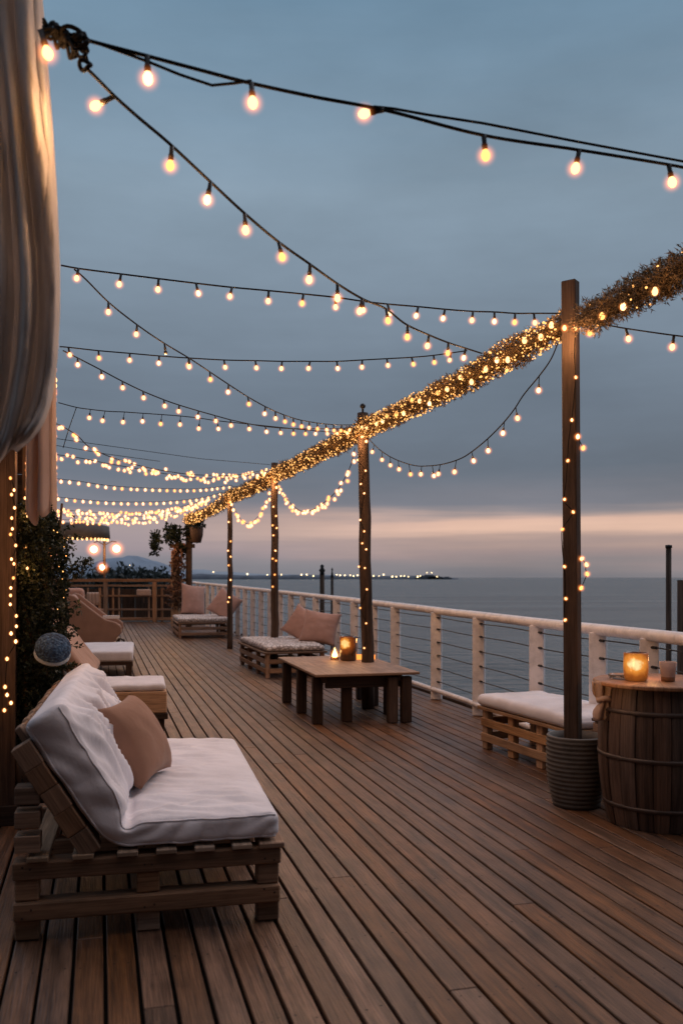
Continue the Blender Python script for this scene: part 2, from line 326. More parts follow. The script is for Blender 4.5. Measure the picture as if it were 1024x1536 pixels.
def ridge(name,label_kind,pts,Y,depth,mat,base=900,seedv=0,rough=2.0):
    """hill whose skyline follows pts (px,py), with a rounded body"""
    mb=MB(); n=90; x0,x1=pts[0][0],pts[-1][0]; rows=[]
    def prof(x):
        for (a,b),(c,d) in zip(pts,pts[1:]):
            if a<=x<=c: t=(x-a)/(c-a); t=t*t*(3-2*t); return b+(d-b)*t
        return pts[-1][1]
    V=[]
    for i in range(n+1):
        x=x0+(x1-x0)*i/n; y=prof(x)
        P=W(x,y,Y); hgt=P.z+4
        for j in range(9):
            t=j/8; a=t*math.pi; yy=Y-math.cos(a)*depth
            z=-4+hgt*math.sin(a)**.8*(1+.12*noise.noise(Vector((x*.06+seedv,t*5,seedv)))*rough*.5)
            V.append(Vector(((x-CX)/F*Y,yy,z if 0<j<8 else -6)))
    faces=[(i*9+j,i*9+j+1,(i+1)*9+j+1,(i+1)*9+j) for i in range(n) for j in range(8)]
    mb.poly(V,faces); return tag(mb.build(name,mat,smooth=True),kind='structure')
M['hill']=paint('hill_haze',(.30,.345,.42),rough=1,dirt=.2,scale=.01,bump=0,spec=0)  # distance haze is put into the base colour of both hills
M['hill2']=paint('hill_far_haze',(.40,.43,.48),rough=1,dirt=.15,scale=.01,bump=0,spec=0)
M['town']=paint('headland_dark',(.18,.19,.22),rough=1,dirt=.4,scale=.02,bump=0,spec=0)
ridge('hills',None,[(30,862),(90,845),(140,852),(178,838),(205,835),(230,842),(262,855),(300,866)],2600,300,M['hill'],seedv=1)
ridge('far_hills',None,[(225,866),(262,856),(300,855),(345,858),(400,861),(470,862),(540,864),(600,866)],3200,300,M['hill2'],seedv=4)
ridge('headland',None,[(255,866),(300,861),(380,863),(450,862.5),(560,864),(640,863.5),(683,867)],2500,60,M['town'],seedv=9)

# ------------------------------------------------------------------ deck
RAILP=[(3.45,.5),(2.95,3.0),(2.77,4.0),(2.3,6.06),(1.78,8.2),(1.44,10.0),(1.02,11.6),(.15,14.5),(-1.3,19.0),(-3.05,24.4),(-5.0,30.2)]
def railX(Y):
    P=RAILP
    if Y<=P[0][1]: return P[0][0]
    for (x0,y0),(x1,y1) in zip(P,P[1:]):
        if y0<=Y<=y1: return x0+(x1-x0)*(Y-y0)/(y1-y0)
    return P[-1][0]-(Y-P[-1][1])*.33
def railpt(Y,z=0,off=0): return Vector((railX(Y)+off,Y,z))
def railh(Y): return 1.13 if Y<10.5 else 1.13+.24*(min(Y,30)-10.5)/19.5
D=Vector((-.259,.966,0)).normalized(); E=Vector((.966,.259,0)).normalized()
def deck():
    mb=MB(); pitch=.12
    i=0; u=-4.0
    while u<4.5:
        wd=.106+R.uniform(-.002,.002)
        v=-2.5-R.random()*3.0
        while v<32.5:
            ln=R.choice((4.8,6.0,6.0,7.2)); v1=v+ln-.0025
            # keep the part that lies on the deck
            a,b=None,None; t=v
            while t<=v1+1e-6:
                p=E*u+D*t
                ok=p.y<30.6 and p.x<railX(p.y)+.13 and p.x>-.36*max(p.y,0)-2.6
                if ok:
                    if a is None: a=t
                    b=t
                t+=.06
            if a is not None and b-a>.08:
                if b>v1-.07: b=v1
                z=R.uniform(-.0015,.0015); c=E*u+D*((a+b)/2)
                rotm=Matrix((E,D,Vector((0,0,1)))).transposed()
                mb.box((c.x,c.y,-.014+z),(wd,b-a,.028),rotm,ch=.0035)
                for q in range(int(a/.6)-1,int(b/.6)+2):
                    tq=q*.6
                    if a+.03<tq<b-.03 and tq<9:
                        for s in (-.03,.03):
                            if R.random()<.85:
                                n=E*(u+s+R.uniform(-.005,.005))+D*(tq+R.uniform(-.02,.02)); mb.disc((n.x,n.y,z+.0006),R.uniform(.0042,.0062),6,mi=1)
            v=v1+.0025
        u+=pitch
    tag(mb.build('deck',[M['deck'],M['nail']]),kind='structure')
    mb=MB(); ys=[-4+k*.5 for k in range(70)]; V=[];fs=[]
    for y in ys: V+= [(-.36*max(y,0)-3,y,-.06),(railX(y)+.1,y,-.06)]
    fs=[(2*k,2*k+1,2*k+3,2*k+2) for k in range(len(ys)-1)]; mb.poly(V,fs)
    tag(mb.build('deck_base',M['under']),kind='structure')
    mb=MB(); ys=[-3+k*.9 for k in range(38)]
    for a,b in zip(ys,ys[1:]):
        if a<30.4: mb.beam(railpt(a,-.14,.165),railpt(min(b,30.6),-.14,.165),.06,.34)
    tag(mb.build('deck_edge_beam',M['dark_wood']),kind='structure')
    # pier piles and joists below, seen only from other positions
    mb=MB()
    for y in range(1,31,4):
        for k in (0,2.2,4.4): 
            x=railX(y)-.2-k; mb.tube([(x,y,-6),(x,y,-.1)],.14,10)
    tag(mb.build('pier_supports',M['log']),kind='structure')
deck()

# ------------------------------------------------------------------ railing
def railing():
    root=empty('deck_railing',railpt(8),0,'white painted deck railing with round top rail and black cables along the sea','railing')
    inv=Vector(root.location)
    ys=[.8+k*.2 for k in range(148)]
    mb=MB(); mb.tube([railpt(y,railh(y)-.045)-inv for y in ys],.046,12); mb.build('top_rail',M['white_paint'],root,True)
    mb=MB(); mb.tube([railpt(y,.13,-.05)-inv for y in ys if y>7.4 and y<16],.028,10); mb.build('lower_rail',M['white_paint'],root,True)
    posts=[2.4,4.15,5.3,6.45,7.15,8.2,9.75,11.05,12.5,13.4,14.3,15.2,16.1]
    for y in posts:
        t=(railpt(y+.2)-railpt(y-.2)).normalized(); ang=math.atan2(t.y,t.x)-math.pi/2
        if y>16: continue
        mb=MB(); h=railh(y)-.07; q=railpt(y)-inv
        mb.box((q.x,q.y,h/2+.002),(.055,.135,h),Matrix.Rotation(ang+.9,3,'Z'),ch=.006); po=mb.build('post',M['white_paint'],root)
        if y<12:
            for z in (.22,.38,.54,.70,.86,1.0):
                c=railpt(y-.085,z*railh(y)/1.13)-inv; e=railpt(y+.085,z*railh(y)/1.13)-inv
                mb=MB(); mb.tube([c,e],.011,7); mb.build('cable_fitting',M['wire'],po)
    y=16.4
    while y<30:
        t=(railpt(y+.2)-railpt(y-.2)).normalized(); ang=math.atan2(t.y,t.x)-math.pi/2
        mb=MB(); h=railh(y)-.07; q=railpt(y)-inv; mb.box((q.x,q.y,h/2+.002),(.04,.13,h),Matrix.Rotation(ang+.9,3,'Z'),ch=.006); mb.build('picket',M['white_paint'],root)
        y+=.85
    for z in (.22,.38,.54,.70,.86,1.0):
        mb=MB(); mb.tube([railpt(y,z*railh(y)/1.13)-inv+Vector((0,0,.006*math.sin(y*3))) for y in ys ],.0055,6); mb.build('cable',M['wire'],root,True)
railing()

# ------------------------------------------------------------------ posts (carry the garland)
GH=1.69
P1=Vector((1.52,5.95,0)); P2=Vector((.24,10.3,0)); P3=Vector((-1.12,15.1,0)); P4=Vector((-2.34,18.9,0)); P5=Vector((-4.65,27.0,0)); P0=Vector((2.62,2.3,0))
def plank_post(name,base,top,label):
    o=empty(name,base,math.radians(-12),label,'post','timber posts along the sea rail')
    mb=MB(); h=top
    mb.box((0,0,h/2+.03),(.098,.078,h-.06),Matrix.Rotation(math.radians(-24),3,'Z') @ Matrix.Rotation(math.radians(-.35),3,'Y'),ch=.006); mb.build('timber',M['post'],o)
    return o
plank_post('deck_post',P1,3.46,'square dark timber post standing in the ribbed planter by the barrel')
def log_post(base,h,r,label,finial=False,lean=0):
    o=empty('deck_post',base,0,label,'post','timber posts along the sea rail')
    mb=MB(); k=14; sd=R.random()*50
    pts=[Vector((.02*noise.noise(Vector((sd,0,i*.5)))+lean*(1-i/k),.02*noise.noise(Vector((sd,9,i*.5))),h*i/k)) for i in range(k+1)]
    mb.tube(pts,lambda t:r*(1.08-.16*t)+.006*noise.noise(Vector((sd,t*14,3))),12); mb.build('timber',M['log'],o,True)
    if finial:
        mb=MB(); mb.lathe([(.012,0),(.012,.05),(.03,.065),(.033,.085),(.02,.105),(0,.112)],pts[-1],12); mb.build('finial',M['wire'],o,True)
    return o
log_post(P2,3.38,.068,'round log post with a small knob on top rising behind the low table',True,.07)
log_post(P3,3.42,.062,'round log post behind the bench with two pink pillows, wrapped in lights')
log_post(P4,3.16,.055,'thin round log post beside the farthest pallet bench')

# ------------------------------------------------------------------ string lights
def catm(P,n=8):
    out=[]; Q=[P[0]*2-P[1]]+P+[P[-1]*2-P[-2]]
    for i in range(1,len(Q)-2):
        a,b,c,d=Q[i-1:i+3]
        for k in range(n):
            t=k/n; out.append(.5*((2*b)+(c-a)*t+(2*a-5*b+4*c-d)*t*t+(3*b-a-3*c+d)*t**3))
    out.append(P[-1]); return out
def on_line(px,py,A,B):
    k=(px-CX)/F; s=(k*A[1]-A[0])/((B[0]-A[0])-k*(B[1]-A[1])); Y=A[1]+(B[1]-A[1])*s
    return W(px,py,Y)
_cache={}
def bulb_mesh(r,mk=None):
    mk=mk or R.choice(('bulb','bulb','bulb_soft','bulb_hot')); key=('b',round(r,4),mk)
    if key not in _cache:
        mb=MB(); n=10; prof=[(0.001,-1.25*r)]+[(.92*r*math.sin(a),-.1*r-1.15*r*math.cos(a)) for a in [math.pi*k/8 for k in range(1,6)]]+[(r*.5,.95*r),(r*.40,1.2*r)]
        mb.lathe(prof,n=n); o=mb.build('bulb',M[mk],smooth=True); _cache[key]=o.data; bpy.data.objects.remove(o)
    return _cache[key]
def socket_mesh(r,l):
    key=('s',round(r,4),round(l,4))
    if key not in _cache:
        mb=MB(); mb.lathe([(r*.50,1.05*r),(r*.62,1.15*r),(r*.62,1.15*r+l*.35),(r*.5,1.15*r+l*.45),(r*.52,1.15*r+l),(r*.2,1.15*r+l*1.05)],n=9); o=mb.build('socket',M['socket'],smooth=True); _cache[key]=o.data; bpy.data.objects.remove(o)
    return _cache[key]
def halo_mesh(r,k=1.0):
    key=('h',round(r,4),k)
    if key not in _cache:
        me=bpy.data.meshes.new('halo'); bm=bmesh.new(); bmesh.ops.create_icosphere(bm,subdivisions=2,radius=1.0); bm.to_mesh(me); bm.free()
        me.materials.append(halo_mat('bloom_glow',r,HOT,k)); _cache[key]=me  # bloom added around each lamp as a glowing volume
    return _cache[key]
def link(name,me,parent=None,loc=None,rot=None,scale=None):
    o=bpy.data.objects.new(name,me); C.objects.link(o)
    if parent: o.parent=parent
    if loc is not None: o.location=loc
    if rot is not None: o.rotation_euler=rot
    if scale is not None: o.scale=(scale,)*3
    return o
def lights(label,pts,bulbs,A=None,B=None,r=.016,sock=.046,cab=.005,drop=0.0,halo=2.7,hk=1.0,tilt={},jit=0,group='strings of bulbs over the deck',name='string_lights',extra=None,plain=0,src=0,es=.6,dark=()):
    """pts: wire points (px,py) or (px,py,Y); bulbs: px list, or an int for that many spread along the wire"""
    P=[]
    a3=W(*A); b3=W(*B)
    P=[on_line(p[0],p[1],a3,b3) if len(p)==2 else W(*p) for p in pts]
    S=catm(P,8)
    o=empty(name,S[0],0,label,'string lights',group); org=S[0].copy()
    mb=MB(); mb.tube([p-org for p in S],cab,6); 
    if extra:
        for ex in extra: mb.tube([on_line(x,y,a3,b3)-org for x,y in ex] if len(ex[0])==2 else [W(*q)-org for q in ex],cab*.8,6)
    cable=mb.build('cable',M['cable'],o,True)
    pos=[]
    if isinstance(bulbs,int):
        ln=[0]
        for p,q in zip(S,S[1:]): ln.append(ln[-1]+(q-p).length)
        # even steps as seen along the wire
        for k in range(bulbs):
            t=(k+.5+R.uniform(-.25,.25)*(1 if jit else .3))/bulbs*ln[-1]
            i=max(j for j in range(len(ln)) if ln[j]<=t); i=min(i,len(S)-2); f=(t-ln[i])/(ln[i+1]-ln[i]+1e-9); pos.append((S[i].lerp(S[i+1],f),None))
    else:
        pxs=[CX+F*p.x/p.y for p in S]
        for b in bulbs:
            best=None
            for i in range(len(S)-1):
                if (pxs[i]-b)*(pxs[i+1]-b)<=0:
                    f=(b-pxs[i])/(pxs[i+1]-pxs[i]+1e-9); best=S[i].lerp(S[i+1],f); break
            if best is not None: pos.append((best,b))
    for k,(p,b) in enumerate(pos):
        d=drop*(1+R.uniform(-.3,.3)) if drop else 0
        rot=Euler((R.uniform(-.22,.22),R.uniform(-.22,.22),R.uniform(0,6)))
        if b in tilt: rot=Euler(tilt[b])
        elif jit: rot=Euler((R.uniform(-.7,.7),R.uniform(-.7,.7),0))
        off=Vector((0,0,-(1.15*r+sock+d))); off.rotate(rot)
        if jit: off+=Vector((R.uniform(-1,1),R.uniform(-1,1),R.uniform(-1,1)))*jit
        c=p+off-org
        bo=link('bulb',bulb_mesh(r),o,c,rot)
        if b in dark: bo.data=bo.data.copy(); bo.data.materials[0]=M['socket']
        if sock>.012:
            link('socket',socket_mesh(r,sock),bo)
            if d>.02:
                mb=MB(); q=Vector((0,0,1.15*r+sock)); mb.tube([q,q+Vector((0,0,d))],.0035,5); mb.build('stem',M['cable'],bo)
        if halo and b not in dark: link('halo',halo_mesh(halo*r,hk),bo,(0,0,-.1*r),scale=halo*r)
        if src and k%src==0: plight(p+off+Vector((0,0,-1.6*r)),es)
    return o
LA=lambda y:(88,y)
lights('thick doubled string of large bulbs highest across the sky',
  [(58,48),(80,44),(130,60),(221,84),(300,105),(377,125),(470,145),(580,166),(725,203),(868,225),(1002,247),(1100,266),(1300,300)],
  [62,221,377,575,725,868,1002,1100],A=(58,48,2.75),B=(1420,310,4.1),r=.0180,sock=.047,cab=.006,src=2,es=.9,
  tilt={575:(0,1.38,0)},extra=[[(150,66),(221,92),(270,112),(318,128),(350,125),(377,121)],[(560,160),(590,163),(640,172),(725,185),(868,213),(1002,238),(1200,275)]])
lights('string of large bulbs falling steeply from the drape down to the garland',
  [(130,102),(150,122),(175,147),(210,178),(255,216),(315,272),(368,321),(418,363),(463,395),(508,427),(545,449),(578,463),(608,486),(642,502),(672,514),(700,523),(722,530)],
  [172,258,316,367,418,465,506,543,579,611,643,672,698],A=(130,102,2.85),B=(722,530,7.0),r=.0165,sock=.05,cab=.006,src=2,es=5.5,tilt={172:(0,1.1,0)})
lights('straight string of bulbs from the drape edge to the square post top',
  [(92,398),(120,403),(182,411),(238,418),(295,425),(348,431),(403,436),(455,441),(503,446),(545,452),(580,456),(627,460),(668,464),(708,467),(742,468),(772,470),(800,470),(838,470)],
  [118,182,238,294,348,403,455,503,545,581,627,667,709,741,772,800],A=(92,398,5.2),B=(838,470,6.0),r=.0145,sock=.044,src=3,es=2.4)
lights('short string of three bulbs right of the square post',
  [(866,483),(905,487),(940,493),(1010,503),(1060,508),(1150,512)],[886,938,1010,1080],A=(866,483,5.9),B=(1150,512,4.6),r=.016,sock=.046,src=1,es=1.0)
lights('bulb string slanting from the drape edge down to the knobbed log post',
  [(112,404),(130,420),(165,455),(207,488),(245,514),(285,538),(318,560),(345,578),(373,596),(400,611),(425,622),(455,631),(500,637),(540,637)],
  [163,206,247,284,315,343,372,398,413,426,440,452,464,476,488,500,512,524],A=(112,404,5.4),B=(540,637,10.3),r=.0145,sock=.044,src=2,es=5.0,dark=(247,))
lights('level bulb string crossing to the garland between the first two posts',
  [(90,520),(103,521),(148,526),(195,530),(240,534),(283,537),(337,540),(383,541),(423,542),(465,542),(505,542),(543,540),(580,538),(617,536),(650,533),(700,526)],
  [103,148,195,239,283,336,383,423,465,505,543,580,617,650,676],A=(90,520,6.85),B=(700,526,7.2),r=.0142,sock=.039,src=3,es=2.4)
lights('bulb string slanting just below the level string towards the knobbed log post',
  [(95,526),(115,536),(150,554),(182,571),(215,587),(247,600),(270,608),(300,617),(325,624),(347,630),(375,636),(400,640),(440,643),(500,643),(535,642)],
  [117,152,184,215,246,269,298,323,346,372,398,420,440,458,474,490,505,520],A=(95,526,6.9),B=(535,642,10.3),r=.0148,sock=.036,src=3,es=1.6)
lights('bulb string with long thin stems low on the left side',
  [(88,604),(115,611),(135,614),(163,617),(187,618),(215,620),(245,622),(270,624),(298,627),(325,631),(372,636),(450,644),(520,650)],
  [136,158,187,215,243,271,300,326],A=(88,604,9.0),B=(520,650,10.5),r=.0165,sock=.03,drop=.05,src=3,es=2.4,
  extra=[[(115,611),(104,642),(95,672)]])
dense=dict(sock=.012,halo=2.6,group='dense far strings of bulbs')
lights('dense cluster string sagging from the drape, uppermost of the crowded far strings',
  [(82,634),(100,643),(118,655),(135,671),(165,685),(200,696),(240,705),(280,711),(320,713),(360,712),(402,704)],56,A=(82,634,9.0),B=(404,704,15.0),r=.0165,jit=.045,src=6,es=3,**dense)
lights('dense string just under the uppermost crowded string',
  [(86,682),(120,687),(160,695),(200,702),(250,711),(300,717),(350,717),(400,707)],44,A=(86,682,11.5),B=(404,707,15.1),r=.0185,jit=.035,src=8,es=3,
  extra=[[(86,658),(200,674),(300,688),(405,697)],[(84,668),(160,681),(240,692)]],**dense)
lights('single file string of small bulbs above the lowest crowded strings',
  [(84,718),(120,722),(160,728),(200,731),(250,733),(300,733),(348,728)],24,A=(84,718,14.0),B=(350,728,18.6),r=.021,src=6,es=2.5,**dense)
lights('thin string of sparse small bulbs between the far strings',
  [(82,745),(120,749),(160,752),(200,753),(250,752),(300,747),(335,738)],24,A=(82,745,17.0),B=(335,738,20.0),r=.023,src=0,**dense)
lights('crowded bright string low over the far deck',
  [(76,764),(110,766),(150,769),(200,769),(240,766),(280,758),(318,747)],62,A=(76,764,20.0),B=(318,747,22.5),r=.027,jit=.05,src=9,es=6,**dense)
lights('lowest crowded string over the far deck',
  [(74,778),(110,780),(150,782),(200,782),(240,778),(270,770),(300,758)],56,A=(74,778,22.5),B=(300,758,25.5),r=.027,jit=.05,src=9,es=6,**dense)
lights('crowded string between the two lowest far strings',
  [(76,771),(120,774),(170,776),(220,774),(262,766),(310,752)],54,A=(76,771,21.5),B=(310,752,24.0),r=.026,jit=.05,src=0,**dense)
lights('sagging string of bulbs on thin stems between the square post and the knobbed log post',
  [(836,515),(825,540),(808,564),(785,592),(770,615),(752,637),(730,659),(708,677),(690,688),(665,696),(640,699),(620,698),(595,690),(575,679),(560,666),(548,652)],
  [808,773,756,731,707,684,660,648,632,613,597,585,573,561],A=(836,515,5.95),B=(548,652,10.3),r=.0155,sock=.022,drop=.05,src=2,es=1.8,group='swags between the posts')
lights('sagging dense swag between the knobbed log post and the next post',
  [(532,672),(525,700),(508,732),(487,753),(465,766),(450,766),(435,754),(421,737),(411,716)],44,A=(535,672,10.3),B=(411,716,15.1),r=.018,sock=.012,jit=.03,src=8,es=2.5,group='swags between the posts')
lights('short narrow swag between the two farthest posts',
  [(407,735),(395,764),(381,781),(371,786),(359,776),(351,760),(344,742)],30,A=(409,735,15.1),B=(344,742,18.9),r=.022,sock=.012,jit=.03,src=8,es=2.5,group='swags between the posts')

# ------------------------------------------------------------------ garland spans
def spark_mesh(r):
    key=('k',round(r,4))
    if key not in _cache:
        bm=bmesh.new(); bmesh.ops.create_icosphere(bm,subdivisions=1,radius=r); me=bpy.data.meshes.new('fairy_light'); bm.to_mesh(me); bm.free(); me.materials.append(M['spark']); _cache[key]=me
    return _cache[key]
def rvec(rg): 
    z=rg.uniform(-1,1); a=rg.uniform(0,6.283); q=math.sqrt(1-z*z); return Vector((q*math.cos(a),q*math.sin(a),z))
def garland(label,a,b,r0,r1,nsprig,nlight,lr,mat,sag=.06,needle=.055,sd=1,src=.8,es=1.2,bigs=0,fat=.17):
    rg=random.Random(sd); a,b=Vector(a),Vector(b); n=24
    pts=[a.lerp(b,i/n)+Vector((0,0,-sag*4*(i/n)*(1-i/n)+.02*noise.noise(Vector((sd*3.1,i*.5,0))))) for i in range(n+1)]
    o=empty('lit_garland',a,0,label,'garland','garland spans on the posts')
    rad=lambda t:(r0+(r1-r0)*t)*(1+.34*noise.noise(Vector((sd*7,t*8,0)))+.12*noise.noise(Vector((sd*7,t*25,3))))
    mb=MB(); mb.tube([p-a for p in pts],lambda t:rad(t)*.45,10); core=mb.build('core',M['core'],o,True)
    V=[];Fc=[];rn=[]
    def at(t):
        x=t*n; i=min(int(x),n-1); return pts[i].lerp(pts[i+1],x-i),(pts[i+1]-pts[i]).normalized()
    for k in range(nsprig):
        t=rg.random(); p,ax=at(t); q=rvec(rg); q=(q-ax*q.dot(ax)).normalized(); rr=rad(t)
        base=p+q*rr*rg.uniform(.3,.8); d=(q*.7+ax*rg.choice((-1,1))*rg.uniform(.2,.9)+rvec(rg)*.4).normalized()
        ln=needle*rg.uniform(1.2,2.2)*rr/.13; tone=rg.random()
        for j in range(7):
            s=base+d*ln*j/8-a; nd=(d*.75+rvec(rg)*.9).normalized(); l2=needle*rg.uniform(.5,1.0)*rr/.13; wv=nd.cross(rvec(rg)).normalized()*l2*fat
            bI=len(V); V+=[s-wv,s+wv,s+nd*l2]; Fc.append((bI,bI+1,bI+2)); rn.append(max(0,min(1,tone+rg.uniform(-.25,.25))))
    me=bpy.data.meshes.new('needles'); me.from_pydata(V,[],Fc); at_=me.attributes.new('rnd','FLOAT','FACE'); at_.data.foreach_set('value',rn); me.materials.append(mat); link('needles',me,o)
    # fairy lights: the ones that show largest are parts, the rest one part
    spots=[]
    for k in range(nlight):
        t=rg.random(); p,ax=at(t); q=rvec(rg); q=(q-ax*q.dot(ax)).normalized(); spots.append((p+q*rad(t)*rg.uniform(.72,1.02)-a,lr*rg.uniform(.7,1.25)*(1 if rg.random()<.93 else 1.7)))
    spots.sort(key=lambda s:-s[1]/(s[0]+a).y)
    for p,r in spots[:95]:
        link('fairy_light',spark_mesh(round(r,3)),o,p)
    if len(spots)>95:
        bm=bmesh.new()
        for p,r in spots[95:]: bmesh.ops.create_icosphere(bm,subdivisions=1,radius=r,matrix=Matrix.Translation(p))
        me=bpy.data.meshes.new('fairy_lights'); bm.to_mesh(me); bm.free(); me.materials.append(M['spark']); tag(link('fairy_lights',me,o),kind='stuff')
    for k in range(bigs):
        p,ax=at((k+.5+rg.uniform(-.3,.3))/bigs); q=Vector((-.4,-1,rg.uniform(-.9,.2))).normalized(); pos=p+q*rad(.5)*1.05-a
        bo=link('bulb',bulb_mesh(.019),o,pos); link('halo',halo_mesh(.017*2.2,1.0),bo,scale=.017*2.2)
    if src:
        m=max(1,int((b-a).length/src))
        for k in range(m):
            p,ax=at((k+.5)/m); s=Vector((-1,-.8,-.5)).normalized(); plight(p+s*(r0+.14),es,r=.06)
    return o
gz=lambda P:Vector((P.x,P.y,H+GH))
garland('fir garland rising to the upper right corner beyond the square post',gz(P1)+Vector((.05,-.1,-.02)),gz(P0)+Vector((0,0,-.0)),.108,.105,5000,70,.0075,M['fir'],sag=.0,needle=.042,sd=3,src=.6,es=1.1,bigs=11,fat=.13)
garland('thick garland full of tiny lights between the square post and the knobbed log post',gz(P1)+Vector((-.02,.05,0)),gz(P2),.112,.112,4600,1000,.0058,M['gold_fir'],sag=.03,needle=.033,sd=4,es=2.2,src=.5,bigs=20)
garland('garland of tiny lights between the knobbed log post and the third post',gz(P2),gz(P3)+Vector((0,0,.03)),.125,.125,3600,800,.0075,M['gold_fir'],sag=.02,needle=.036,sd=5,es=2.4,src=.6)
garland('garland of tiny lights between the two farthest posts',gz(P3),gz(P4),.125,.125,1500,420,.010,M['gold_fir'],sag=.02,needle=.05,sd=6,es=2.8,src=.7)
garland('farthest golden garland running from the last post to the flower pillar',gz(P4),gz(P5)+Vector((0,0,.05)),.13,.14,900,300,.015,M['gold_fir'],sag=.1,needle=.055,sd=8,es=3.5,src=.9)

# bright bulbs and fairy light strings on the posts
def post_lights(label,base,pts,r,A=0,cabr=.003):
    """pts: (px,py) at the post's distance"""
    o=empty('fairy_light_string',base,0,label,'string lights','fairy lights wound on the posts'); P=[]
    for px,py in pts:
        Y=base.y-.075; P.append(W(px,py,Y)-base)
    mb=MB(); S=[]
    for i,(p,q) in enumerate(zip(P,P[1:])):
        S+= [p+Vector((0,.010,0)),(p+q)/2+Vector((.004*(-1)**i,.016,0))]
    S.append(P[-1]); mb.tube(catm(S,4),cabr,5); mb.build('cable',M['cable'],o,True)
    for i,p in enumerate(P):
        r_=r*1.7 if (A and i<A) else r
        bo=link('fairy_light',bulb_mesh(r_),o,p,Euler((R.uniform(-1,1),R.uniform(-1,1),0))); link('halo',halo_mesh(r_*2.8,1.0),bo,scale=r_*2.8)
    return o
post_lights('fairy lights spaced down the square post',P1,[(846,492),(862,492),(863,566),(857,630),(851,691),(846,749),(859,768),(843,794),(846,850),(848,898),(847,930)],.0082,2)
post_lights('short tail of two bulbs hanging right of the square post at eye height',P1+Vector((.05,.02,0)),[(872,838),(879,847),(880,861),(871,882)],.012)
post_lights('small bulb on a wire hook halfway up the square post',P1+Vector((.05,.0,0)),[(866,655),(874,672)],.013)
post_lights('fairy lights wound on the knobbed log post',P2,[(543,655),(549,662),(536,690),(548,706),(541,726),(546,740),(540,780),(546,797),(543,815),(549,824),(538,850),(547,852),(550,884),(540,912),(549,935),(546,972)],.0085,2)
post_lights('fairy lights wound on the third post',P3,[(411,718),(413,722),(410,760),(414,774),(409,788),(415,792),(410,803),(413,826),(409,838),(414,841),(412,862),(409,880)],.012,2)
post_lights('fairy lights wound on the farthest post',P4,[(345,742),(347,747),(343,783),(346,812),(342,826),(346,835),(343,848),(346,870),(344,896),(342,903)],.014,2)
for P,e in ((P1,7),(P2,7),(P3,7),(P4,8)):
    plight(P+Vector((-.05,-.16,H+GH-.16)),e*.55,r=.03)

# ------------------------------------------------------------------ soft furnishing shapes
def rounded_box(size,r,n,fn=None,name='cushion',mat=None,parent=None,loc=None,rot=None):
    """cushion body: box with rounded edges on an even grid, then bent by fn"""
    sx,sy,sz=[a/2 for a in size]; bm=bmesh.new(); nx,ny,nz=n; seen={}
    def vert(x,y,z):
        k=(round(x,5),round(y,5),round(z,5))
        if k not in seen:
            p=Vector((x*sx,y*sy,z*sz)); q=Vector((max(-sx+r,min(sx-r,p.x)),max(-sy+r,min(sy-r,p.y)),max(-sz+r,min(sz-r,p.z))))
            d=p-q; p=q+d.normalized()*r if d.length>1e-7 else p
            seen[k]=bm.verts.new(fn(p) if fn else p)
        return seen[k]
    def grid(fx,a,b):
        for i in range(a):
            for j in range(b):
                q=[fx(2*i/a-1,2*j/b-1),fx(2*(i+1)/a-1,2*j/b-1),fx(2*(i+1)/a-1,2*(j+1)/b-1),fx(2*i/a-1,2*(j+1)/b-1)]
                try: bm.faces.new([vert(*p) for p in q])
                except ValueError: pass
    for s in (-1,1):
        grid(lambda u,v:(u,v,s),nx,ny); grid(lambda u,v:(u,s,v),nx,nz); grid(lambda u,v:(s,u,v),ny,nz)
    bmesh.ops.recalc_face_normals(bm,faces=bm.faces[:])
    me=bpy.data.meshes.new(name); bm.to_mesh(me); bm.free(); me.materials.append(mat); me.polygons.foreach_set('use_smooth',[True]*len(me.polygons))
    return link(name,me,parent,loc,rot)
def wrinkle(p,sd,amp,s=(4,4,4)):
    q=Vector((p.x*s[0]+sd,p.y*s[1],p.z*s[2])); a=1-abs(noise.noise(q))*2; b=noise.noise(q*2.3+Vector((5,1,2)))
    return amp*(a*.7+b*.4)
def pillow(name,w,h,t,mat,sd,label=None,cat='pillow',group=None,loc=(0,0,0),rot=(0,0,0),n=22):
    bm=bmesh.new(); V={}
    def vv(i,j,s):
        u,v=2*i/n-1,2*j/n-1; edge=(abs(u)==1 or abs(v)==1); k=(i,j,0 if edge else s)
        if k not in V:
            k1=(1-u*u)*(1-v*v); th=t/2*max(0,k1)**.42*s
            pin=1-.10*(1-abs(v)**2)*abs(u)**3; pin2=1-.10*(1-abs(u)**2)*abs(v)**3
            p=Vector((u*w/2*pin,v*h/2*pin2,th)); p.z+=s*wrinkle(p,sd,.010*k1**.3 if k1>0 else 0,(7,9,2)) if not edge else .006*noise.noise(Vector((u*3,v*3,sd)))
            V[k]=bm.verts.new(p)
        return V[k]
    for s in (1,-1):
        for i in range(n):
            for j in range(n):
                q=[vv(i,j,s),vv(i+1,j,s),vv(i+1,j+1,s),vv(i,j+1,s)]; bm.faces.new(q if s>0 else q[::-1])
    me=bpy.data.meshes.new(name); bm.to_mesh(me); bm.free(); me.materials.append(mat); me.polygons.foreach_set('use_smooth',[True]*len(me.polygons))
    o=link(name,me,None,loc,rot); return tag(o,label,cat,group)

